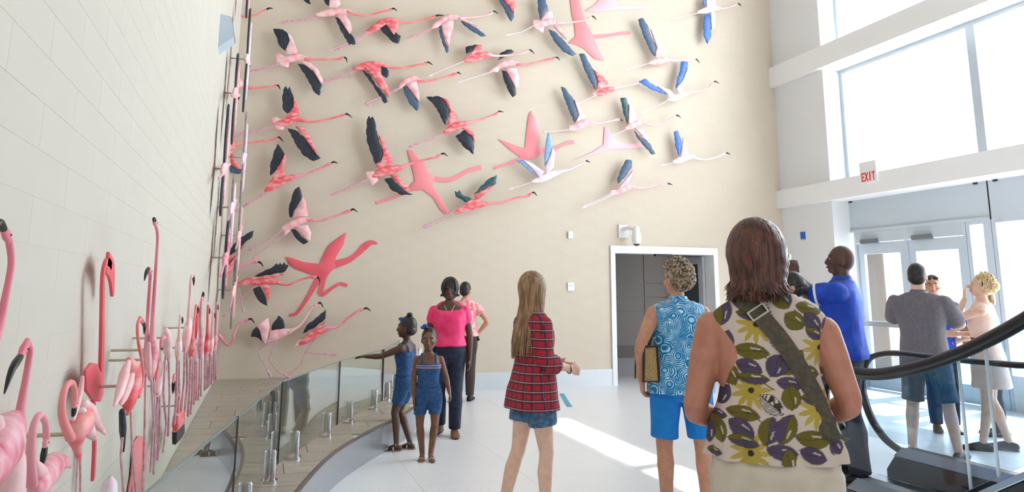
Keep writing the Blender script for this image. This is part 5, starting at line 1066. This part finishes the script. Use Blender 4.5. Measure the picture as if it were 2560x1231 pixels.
for f_ in ((240, 455, 112, 74, 100, 'po'), (340, 415, 114, 58, 20, 'p'), (362, 467, 104, 42, 10, 'op'), (505, 395, 84, 78, 60, 'po'), (620, 437, 98, 52, 15, 'o'), (634, 500, 92, 62, 55, 'p'), (642, 548, 74, 42, 30, 'op'), (370, 630, 134, 60, 8, 'o'), (258, 600, 104, 62, 100, 'p'), (275, 735, 92, 72, 60, 'o'), (360, 700, 104, 62, 20, 'p'), (377, 748, 122, 42, 5, 'op'), (478, 690, 92, 82, 120, 'p'), (546, 675, 114, 76, 130, 'op'), (616, 722, 78, 57, 10, 'o'), (622, 782, 84, 62, 30, 'p'), (533, 768, 96, 50, 10, 'p'), (540, 826, 88, 72, 90, 'o'), (640, 832, 104, 40, 10, 'op'), (250, 830, 84, 52, 120, 'p'), (335, 900, 124, 52, 8, 'o'), (230, 920, 62, 32, 0, 'p'), (230, 978, 94, 62, 70, 'o'), (330, 965, 108, 67, 30, 'p'), (337, 1015, 114, 46, 10, 'op'), (445, 966, 104, 76, 110, 'po'), (517, 956, 114, 76, 120, 'op'), (627, 995, 124, 60, 8, 'o'), (710, 935, 64, 42, 90, 'p'), (727, 1030, 62, 52, 60, 'p'), (500, 1050, 114, 56, 10, 'p'), (530, 1088, 92, 54, 80, 'o'), (627, 1060, 98, 57, 20, 'p'), (215, 1080, 54, 32, 0, 'op'), (190, 1000, 84, 42, 90, 'p'), (702, 520, 74, 42, 80, 'op'), (555, 492, 84, 72, 40, 'o'), (488, 582, 88, 62, 60, 'h'), (456, 858, 104, 62, 40, 'h'), (700, 700, 80, 50, 70, 'o'), (320, 370, 100, 44, 5, 'o'), (430, 345, 90, 46, 160, 'o')): leaf(*f_)
fc = []
for i in range(NV-1):
    a = np.arange(NU)+i*NU; b = np.roll(np.arange(NU), -1)+i*NU; fc.append(np.stack([a, b, b+NU, a+NU], -1))
fc = np.concatenate(fc)
me = bpy.data.meshes.new('top'); me.vertices.add(len(co)); me.vertices.foreach_set('co', co.ravel())
me.loops.add(fc.size); me.loops.foreach_set('vertex_index', fc.ravel().astype(np.int32)); me.polygons.add(len(fc)); me.polygons.foreach_set('loop_start', np.arange(0, fc.size, 4, dtype=np.int32)); me.update(); me.validate()
ca = me.color_attributes.new('print', 'FLOAT_COLOR', 'POINT'); ca.data.foreach_set('color', np.concatenate([col.reshape(-1, 3), np.ones((len(co), 1))], 1).ravel())
LEAFM = bpy.data.materials.new('leaf_print_cotton'); LEAFM.use_nodes = True; _nt = LEAFM.node_tree; _b = _nt.nodes['Principled BSDF']; _b.inputs['Roughness'].default_value = .8
_a = _nt.nodes.new('ShaderNodeAttribute'); _a.attribute_name = 'print'; _nt.links.new(_a.outputs['Color'], _b.inputs['Base Color'])
top = link('top', me, LEAFM, P.root, smooth=None)
for p_ in me.polygons: p_.use_smooth = True
# shoulder yoke bridging top to the arms
P.pants('trousers', BEIGE, z1=.955, to=2.0, grow=.030, top_grow=.011, folds=.006)
P.shoe(SHOEBR)
# bag strap over the left shoulder down to the right hip, bag on the hip in front
STRAP = mat('dark_olive_webbing', (72, 64, 52), 0.8, rgb2=(84, 76, 62), scale=60)
bag = empty('shoulder_bag', FGP, 'dark olive shoulder bag strap crossing the back of the leaf-print top', 'bag', rz=-math.radians(34))
def on_back(x, z, e=.010):
    a, b, c_ = [float(np.interp(z, [r[0] for r in ST], [r[i] for r in ST])) for i in (1, 2, 3)]
    t = min(abs(x)/a, .98); return Vector((x, c_-(b*(1-t**2.4)**(1/2.4))-e, z))*k
sp = [on_back(x, z) for x, z in ((-.075, 1.44), (-.055, 1.425), (-.03, 1.395), (0.0, 1.36), (.03, 1.32), (.065, 1.265), (.10, 1.20), (.13, 1.135), (.152, 1.07), (.172, 1.01))]
sp = [Vector((-.085, -.02, 1.478))*k, ]+sp+[Vector((.225, .05, .97))*k, Vector((.19, .17, .93))*k]
sps = spline(sp, 4)
so = MB().loft(sps, .030, .0035, side=Vector((.86, 0, .5)), seg=8).build('strap', STRAP, bag)
bk = MB(); c0 = on_back(-.035, 1.405, .018); d_ = Vector((.55, -.15, -.8)).normalized(); s0 = Vector((.82, 0, .56)).normalized()
for q in (-1, 1): bk.loft([c0+d_*.016*q-s0*.03, c0+d_*.016*q+s0*.03], .0035, seg=6); bk.loft([c0+s0*.03*q-d_*.016, c0+s0*.03*q+d_*.016], .0035, seg=6)
bk.build('buckle', mat('pewter', (190, 186, 176), 0.3, metal=.8), so)
MB().rings([[Vector(p)*k for p in ringpts(z, .13*g, .045*g, .26, .10, seg=20, pw=4)] for z, g in ((.78, .9), (.80, 1), (.96, 1), (.98, .92))]).build('pouch', STRAP, bag)

# 2 -- curly-haired woman in turquoise
P = Person('woman with curly grey-brown hair in turquoise ring-print blouse and bright blue shorts', at_scale(1693, 352), 14, H=1.705, sex='f', bulk=1.12, skin_=SK_T, limb=1.12, look=-28,
           pose={'elL': (-.30, -.10, 1.13), 'wrL': (-.27, .0, .90), 'palmL': (1, 0, 0), 'curlL': 50, 'elR': (.24, .02, 1.10), 'wrR': (.16, .22, 1.05), 'hpR': (.105, -.005, .86), 'hpL': (-.105, -.005, .86), 'knR': (.14, .0, .47), 'anR': (.15, -.02, .075), 'knL': (-.125, .0, .47), 'anL': (-.13, -.04, .075)})
P.body(); P.face(HAIRGR, LIPL)
P.shirt('blouse', RINGS, .815, 1.435, grow=.020, hem=.022, folds=.006, collar=True)
P.pants('shorts', PSHORT, z1=.98, to=.72, grow=.016, flare=.018)
P.hair(HAIRGR, 'curly', n=520, vol=1.12, seed=5); P.shoe(SHOEW)
for sd in (-1,): P.piece('sleeve_trim', MB().loft([(-.135, .05, 1.405), (-.150, .065, 1.33), (-.145, .04, 1.275), (-.150, -.04, 1.27), (-.155, -.075, 1.33), (-.140, -.055, 1.405)], .008, seg=6), mat('yellow_trim', (224, 190, 120), .7))
hb = empty('handbag', P.root.location, 'tan woven handbag with dark edges tucked under the arm of the woman in turquoise', 'bag', rz=P.root.rotation_euler.z)
WICK = mat('tan_wicker', (196, 168, 116), .8, rgb2=(160, 128, 80), scale=160, bump=.5)
bx = lambda g, y0, y1: [[Vector((-.235+x, y, z))*P.k for x, y, z in ((-.045*g, y0, 1.13), (.045*g, y0, 1.13), (.055*g, y0, .90), (-.055*g, y0, .90))], [Vector((-.235+x, y, z))*P.k for x, y, z in ((-.045*g, y1, 1.13), (.045*g, y1, 1.13), (.055*g, y1, .90), (-.055*g, y1, .90))]]
MB().rings(bx(1, -.12, .10)).build('body', WICK, hb, smooth=False)
DKL = mat('dark_brown_leather', (58, 40, 32), .5)
for q in (-.12, .10):
    MB().loft([Vector((-.235+x, q, z))*P.k for x, z in ((-.045, 1.13), (.045, 1.13), (.055, .90), (-.055, .90), (-.045, 1.13))], .010, seg=6).build('edge_binding', DKL, hb)
MB().loft([Vector(p)*P.k for p in ((-.235, -.09, 1.13), (-.20, -.07, 1.24), (-.185, 0, 1.28), (-.20, .07, 1.24), (-.235, .08, 1.13))], .010, seg=8).build('handle', DKL, hb)

# 3 -- teenager in plaid
P = Person('teenage girl with long light brown hair in red plaid shirt and denim shorts', at_scale(1334, 362), 78, H=1.62, sex='f', bulk=.94, skin_=SK_L, look=-8, limb=1.0,
           pose={'elR': (.20, -.03, 1.09), 'wrR': (.16, .20, 1.04), 'elL': (-.20, .02, 1.09), 'wrL': (-.05, .21, 1.05), 'palmR': (-1, 0, 0), 'curlR': 40, 'knR': (.09, .05, .47), 'anR': (.09, .04, .075), 'knL': (-.09, -.07, .48), 'anL': (-.09, -.20, .085)})
P.body(); P.face(HAIRLB, LIPL)
o = P.shirt('plaid_shirt', PLAID, .765, 1.435, grow=.018, hem=.045, sleeve=1.3, sgrow=.016, folds=.007, collar=True)
me = o.data; n = len(me.vertices); cc = np.empty(n*3); me.vertices.foreach_get('co', cc); cc = cc.reshape(-1, 3)
th = np.arctan2(cc[:, 1], cc[:, 0]); at_ = me.attributes.new('cloth', 'FLOAT_VECTOR', 'POINT')
arm = np.abs(cc[:, 0]) > .20
at_.data.foreach_set('vector', np.stack([np.where(arm, cc[:, 1], th*.155), cc[:, 1]*0, cc[:, 2]], -1).ravel())
P.pants('denim_shorts', mat('light_denim', (62, 92, 128), .8, rgb2=(90, 122, 156), scale=30), z1=.98, to=.40, grow=.020, flare=.012)
P.hair(HAIRLB, 'long', length=.46, n=460, vol=1.08, seed=8, wave=.006); P.shoe(SHOEW)
MB_ = MB().loft([Vector((.16, .195, 1.035))+Vector((.03*math.cos(a), .0, .03*math.sin(a))) for a in np.linspace(0, 6.3, 13)], .004, seg=6); P.piece('bracelet', MB_, DARK)

# 4 -- woman in the pink blouse walking to the viewer
PW = hit(1118, 1086, 2, 0)
P = Person('woman in hot pink blouse and dark jeans walking toward the viewer', PW, 196, H=1.62, sex='f', bulk=1.13, skin_=SK_D, limb=1.05, look=0, tilt=-4,
           pose={'elR': (.245, -.02, 1.08), 'wrR': (.25, .07, .90), 'hdR': (0, .7, -.7), 'curlR': 60, 'elL': (-.235, -.03, 1.08), 'wrL': (-.24, .02, .83), 'knR': (.10, .07, .47), 'anR': (.085, -.05, .10), 'knL': (-.09, .10, .48), 'anL': (-.085, .12, .075)})
P.body(); P.face()
def puff(mb):
    for sx in (-1, 1): mb.ell((sx*.185, -.005, 1.325), (.060, .068, .075))
P.shirt('blouse', HOTP, .955, 1.425, grow=.022, hem=.004, sleeve=.35, sgrow=.022, folds=.007, neck_tilt=.055, extra=puff)
P.pants('jeans', DKDENIM, z1=1.0, to=2.0, grow=.016, flare=.014); P.shoe(SHOEBR)
P.hair(HAIRB, 'bob', length=.085, n=650, vol=1.22, seed=11)
P.piece('necklace', MB().loft([(-.062, .0, 1.455), (-.058, .055, 1.41), (-.03, .098, 1.355), (0, .115, 1.325), (.03, .098, 1.355), (.058, .055, 1.41), (.062, .0, 1.455)], .005, seg=6), mat('pale_beads', (206, 186, 150), .4))
pp = empty('paper_sheet', PW, 'white paper held by the woman in the hot pink blouse', 'paper', rz=-math.radians(196))
MB().obox(Vector((.30, .16, .83))*P.k, Vector((.25, .9, 0)).normalized(), Vector((.9, -.25, 0)).normalized(), Vector((0, 0, 1)), (.085, .008, .11)).build('sheet', WHITE, pp, smooth=False)
MB().obox(Vector((.30, .16, .94))*P.k, Vector((.25, .9, 0)).normalized(), Vector((.9, -.25, 0)).normalized(), Vector((0, 0, 1)), (.085, .010, .01)).build('fold', WHITE2, pp, smooth=False)

# 5 -- person behind her
P = Person('person in coral floral blouse and brown trousers with back turned behind the pink blouse', hit(1160, 1002, 2, 0), 20, H=1.62, sex='f', bulk=1.02, skin_=SK_T, look=25, limb=1.0, pose={'elR': (.33, -.02, 1.13), 'wrR': (.21, .02, .98)})
P.body(); P.face(HAIRB, LIPL)
P.shirt('blouse', CORALB, .92, 1.435, grow=.018, hem=.012, sleeve=.35, sgrow=.02, folds=.007, collar=True); P.pants('trousers', BRTR, z1=1.0, to=2.0, grow=.018, flare=.01); P.hair(HAIRB, 'short', vol=1.03); P.shoe(SHOEB)
P.piece('waist_pouch', MB().loft([(.17, -.02, .95), (.20, -.02, .87)], .022, seg=8), DARK)

# 6, 7 -- two girls in denim rompers
def romper(P, smock=True, zt=1.30):
    P.shirt('romper', DENIM, .80, zt, grow=.018, hem=.012, folds=.006, sleeve=0, sm=3) if False else None
    mb = MB(); R = []
    for z in np.linspace(.78, zt, 14):
        a, b, cy = interp_ring(P.T, z); g = .020+.010*math.sin((z-.78)*18)*(.4)
        if abs(z-.99) < .03: g -= .010
        R.append([P.ln(p) for p in ringpts(z, a+g, b+g, cy)])
    mb.rings(R)
    for side in 'RL':
        pts, r = P.leg_chain(side); mb.loft(pts[:3]+[pts[2]+(pts[3]-pts[2])*.1], [x+.012+.003*i for i, x in enumerate(r[:3]+[r[2]])], seg=14, round_ends=False)
    me = baked(P.fin(mb), .008, 3); P.wrinkle(me, .005); o = link('romper', me, DENIM, P.root, smooth=None)
    for sx in (-1, 1):
        P.piece('strap', MB().loft([P.ln((sx*.095, .10, zt-.01)), P.ln((sx*.100, .062, 1.40)), P.ln((sx*.098, -.01, 1.435)), P.ln((sx*.090, -.075, 1.38)), P.ln((sx*.080, -.095, zt-.01))], .014, .005, side=Vector((1, 0, 0)), seg=8), DENIM, parent=o)
    if smock:
        BAND = mat('mauve_smocking', (122, 96, 116), .8, rgb2=(176, 158, 172), scale=120)
        for zb_ in (zt-.025, zt-.055):
            a, b, cy = interp_ring(P.T, zb_); Q = [P.ln(p) for p in ringpts(zb_, a+.027, b+.027, cy)]
            P.piece('smocking', MB().loft(Q+[Q[0]], .010, .004, side=Vector((0, 0, 1)), seg=6), BAND, parent=o)
    P.piece('belt', MB().loft([P.ln(p) for p in ringpts(.99, *[v+.016 if i < 2 else v for i, v in enumerate(interp_ring(P.T, .99))])], .010, seg=6), DENIM, parent=o)
    return o
BOW = mat('blue_ribbon', (40, 80, 170), .6)
P = Person('little girl facing the viewer in blue denim romper and sandals', hit(1066, 1148, 2, 0), 190, H=1.10, sex='f', bulk=1.0, head_s=1.36, skin_=SK_M, voxel=.006, limb=1.10, tilt=-3, look=6, pose={'elR': (.205, .0, 1.10), 'wrR': (.20, .05, .84), 'elL': (-.25, -.02, 1.12), 'wrL': (-.30, .06, .90), 'curlL': 50, 'hpR': (.10, 0, .86), 'hpL': (-.10, 0, .86), 'knR': (.105, .03, .47), 'anR': (.06, .02, .075), 'knL': (-.105, .06, .48), 'anL': (-.055, .09, .085)})
P.body(); P.face(); romper(P)
P.hair(HAIRB, 'short', vol=1.03)
P.piece('hair_bun', MB().ell((.045, .0, 1.715), (.030, .030, .026)), HAIRB, head=True)
P.piece('bow', MB().ell((.065, .02, 1.715), (.030, .014, .020)).ell((.045, .028, 1.735), (.026, .014, .018)), BOW, head=True)
P.sandal(SHOEW, SHOEBR)
P = Person('girl in denim romper seen from the side resting her hand on the glass railing', hit(1008, 1126, 2, 0), -52, H=1.20, sex='f', bulk=.98, head_s=1.28, skin_=SK_D, voxel=.006, limb=1.05, look=-10, pose={'elL': (-.24, .26, 1.24), 'wrL': (-.23, .50, 1.23), 'palmL': (0, 0, -1), 'curlL': 20, 'elR': (.21, -.02, 1.10), 'wrR': (.22, .04, .84), 'knR': (.085, .12, .50), 'anR': (.085, -.06, .085), 'knL': (-.085, .10, .49), 'anL': (-.085, .06, .085)})
P.body(); P.face(); romper(P, smock=False)
P.hair(HAIRB, 'short', vol=1.03)
P.piece('hair_bun', MB().ell((0, -.03, 1.725), (.034, .034, .026)), HAIRB, head=True); P.piece('bow', MB().ell((-.05, .05, 1.68), (.018, .03, .02)), BOW, head=True)
P.sandal(SHOEW, SHOEBR)

# 8 -- man in royal blue polo raising his hands with a phone
P = Person('man in royal blue polo holding a phone up in both hands, facing left', hit(2134, 1204, 2, 0), -38, H=1.90, sex='m', bulk=1.06, skin_=SK_D, limb=1.10, look=-8, tilt=6, lean=(0, -.01),
           pose={'elL': (-.20, .19, 1.33), 'wrL': (-.10, .29, 1.47), 'hdL': (.1, .15, 1), 'elR': (.19, .20, 1.32), 'wrR': (.02, .31, 1.46), 'hdR': (-.1, .15, 1), 'palmL': (1, .3, 0), 'palmR': (-1, .3, 0), 'curlL': 50, 'curlR': 55, 'knR': (.10, .03, .47), 'knL': (-.10, -.02, .47), 'anL': (-.11, -.07, .075), 'anR': (.11, .05, .075)})
P.body(); P.face()
P.shirt('polo_shirt', ROYAL, .86, 1.435, grow=.024, hem=.020, sleeve=.7, sgrow=.022, folds=.008, collar=True); P.pants('trousers', SLACK, z1=1.0, to=2.0, grow=.022, flare=.014); P.shoe(SHOEB)
P.piece('wristband', MB().loft([(-.112, .278, 1.452), (-.104, .287, 1.475)], .033, seg=12, round_ends=False), WHITE)
for sgn in (1, -1):
    pts, r = P.arm_chain('L' if sgn == 1 else 'R'); P.piece('cuff_stripe', MB().loft([pts[2]-(pts[2]-pts[1])*.02, pts[2]+(pts[3]-pts[2])*.25], [r[2]+.0345]*2, seg=14, round_ends=False), WHITE)
ph = empty('phone', P.root.location, 'dark phone held up by the man in royal blue polo', 'phone', rz=P.root.rotation_euler.z)
pb = MB().obox(Vector((-.04, .35, 1.575))*P.k, Vector((1, 0, 0)), Vector((0, 1, .1)).normalized(), Vector((0, -.1, 1)).normalized(), (.037, .005, .075)).build('case', DARK, ph, smooth=False)
MB().obox(Vector((-.04, .344, 1.575))*P.k, Vector((1, 0, 0)), Vector((0, 1, .1)).normalized(), Vector((0, -.1, 1)).normalized(), (.033, .002, .068)).build('screen', mat('phone_glass', (50, 56, 66), .1), ph, smooth=False)

# 9 -- mostly hidden person between the two
P = Person('mostly hidden dark-haired person in pale shirt between the leaf-print woman and the blue polo', at_scale(1978, 300), 0, H=1.66, sex='f', bulk=1.0, skin_=SK_T, look=-60)
P.body(); P.face(HAIRB, LIPL); P.shirt('shirt', WSHIRT, .86, 1.435, grow=.018, sleeve=.7); P.pants('trousers', SLACK, z1=1.0, to=2.0, grow=.016); P.hair(HAIRB, 'short', vol=1.06); P.shoe(SHOEB)

# 10 -- man in grey polo from behind
P = Person('man from behind in grey polo shirt and slate cargo shorts with arms raised', hit(2335, 1145, 2, 0), 58, H=1.78, sex='m', bulk=1.06, skin_=SK_L, limb=1.08, look=-4, tilt=-10, lean=(.0, -.02),
           pose={'elR': (.30, .12, 1.14), 'wrR': (.10, .30, 1.32), 'elL': (-.28, .14, 1.16), 'wrL': (-.10, .30, 1.32), 'curlR': 50, 'curlL': 50, 'hpR': (.10, -.005, .86), 'hpL': (-.10, -.005, .86), 'knR': (.15, .01, .47), 'anR': (.20, -.01, .075), 'knL': (-.13, .0, .47), 'anL': (-.16, -.03, .075)})
P.body(); P.face(HAIRB, LIPL); P.shirt('polo_shirt', GREYP, .80, 1.44, grow=.026, hem=.010, sleeve=.7, sgrow=.026, folds=.008, collar=True); P.pants('cargo_shorts', CARGO, z1=.98, to=.92, grow=.018, flare=.022, folds=.007); P.hair(HAIRB, 'short', vol=1.0); P.shoe(SHOEB)

# 11 -- officer in royal blue polo facing the viewer
P = Person('person with sunglasses on head in royal blue polo behind the man in grey', hit(2366, 1080, 2, 0), 215, H=1.70, sex='m', bulk=1.02, skin_=SK_T, look=10, pose={'elL': (-.28, -.02, 1.12), 'wrL': (-.27, .03, .90)})
P.body(); P.face(HAIRB, LIPL); P.shirt('polo_shirt', ROYAL, .90, 1.44, grow=.022, sleeve=.7, sgrow=.022, collar=True); P.pants('trousers', BLKTR, z1=1.0, to=2.0, grow=.02, flare=.012); P.hair(HAIRB, 'short', vol=1.02); P.shoe(SHOEB)
for sx in (-1, 1): P.piece('sunglasses', MB().ell((sx*.034, .066, 1.672), (.030, .010, .018)), DARK, head=True)
P.piece('watch', MB().loft([(-.271, .028, .915), (-.27, .03, .895)], .032, seg=12, round_ends=False), STEEL)

# 12 -- blonde woman, hand at her brow
P = Person('blonde woman in peach dress shading her face with one hand, facing left', hit(2492, 1128, 2, 0), -34, H=1.69, sex='f', bulk=1.02, skin_=SK_L, look=-4, tilt=8,
           pose={'elL': (-.18, .22, 1.25), 'wrL': (-.075, .135, 1.455), 'hdL': (.16, -.08, .9), 'palmL': (.2, -1, 0), 'curlL': 20, 'elR': (.20, .02, 1.10), 'wrR': (.10, .24, 1.10), 'knL': (-.08, .03, .47), 'anL': (-.08, .10, .075), 'anR': (.08, -.10, .085)})
P.body(); P.face(HAIRBL, LIPL)
mb = MB(); R = []
for z in np.linspace(.60, 1.425, 16):
    a, b, cy = interp_ring(P.T, max(z, .90)); g = .018+max(0, .95-z)*.10; R.append([P.ln(p) for p in ringpts(z, a+g, b+g, cy)])
mb.rings(R)
for sx in (-1, 1): mb.ell((sx*.155, -.008, 1.365), (.065, .065, .055))
me = baked(P.fin(mb), .010, 3); P.wrinkle(me, .006); link('dress', me, PEACH, P.root, smooth=None)
P.hair(HAIRBL, 'curly', n=240, vol=1.05, seed=21); P.piece('hair_bun', MB().ell((0, -.115, 1.60), (.055, .045, .055)), HAIRBL, head=True); P.shoe(SHOEB)
P.piece('headband', MB().loft([Vector((.083*math.cos(a), -.01+.02*0, 1.60+.108*math.sin(a))) for a in np.linspace(-.1, 3.24, 12)], .008, .006, seg=6), DARK, head=True)
P.piece('belt', MB().loft([P.ln(p) for p in ringpts(1.07, *[v+.020 if i < 2 else v for i, v in enumerate(interp_ring(P.T, 1.07))])], .009, seg=6), mat('brown_belt', (96, 60, 46), .6))

# 13 -- person in teal behind her
P = Person('person in soft teal shirt and dark trousers half hidden behind the blonde woman', hit(2498, 1090, 2, 0), -50, H=1.54, sex='f', bulk=1.05, skin_=SK_L, look=0, pose={'elL': (-.19, .16, 1.16), 'wrL': (-.05, .30, 1.10), 'elR': (.19, .10, 1.12), 'wrR': (.05, .30, 1.08)})
P.body(); P.face(HAIRLB, LIPL); P.shirt('shirt', TEALS, .86, 1.435, grow=.02, sleeve=1.0, sgrow=.02); P.pants('trousers', SLACK, z1=1.0, to=2.0, grow=.02); P.hair(HAIRLB, 'short', vol=1.04); P.shoe(SHOEB)
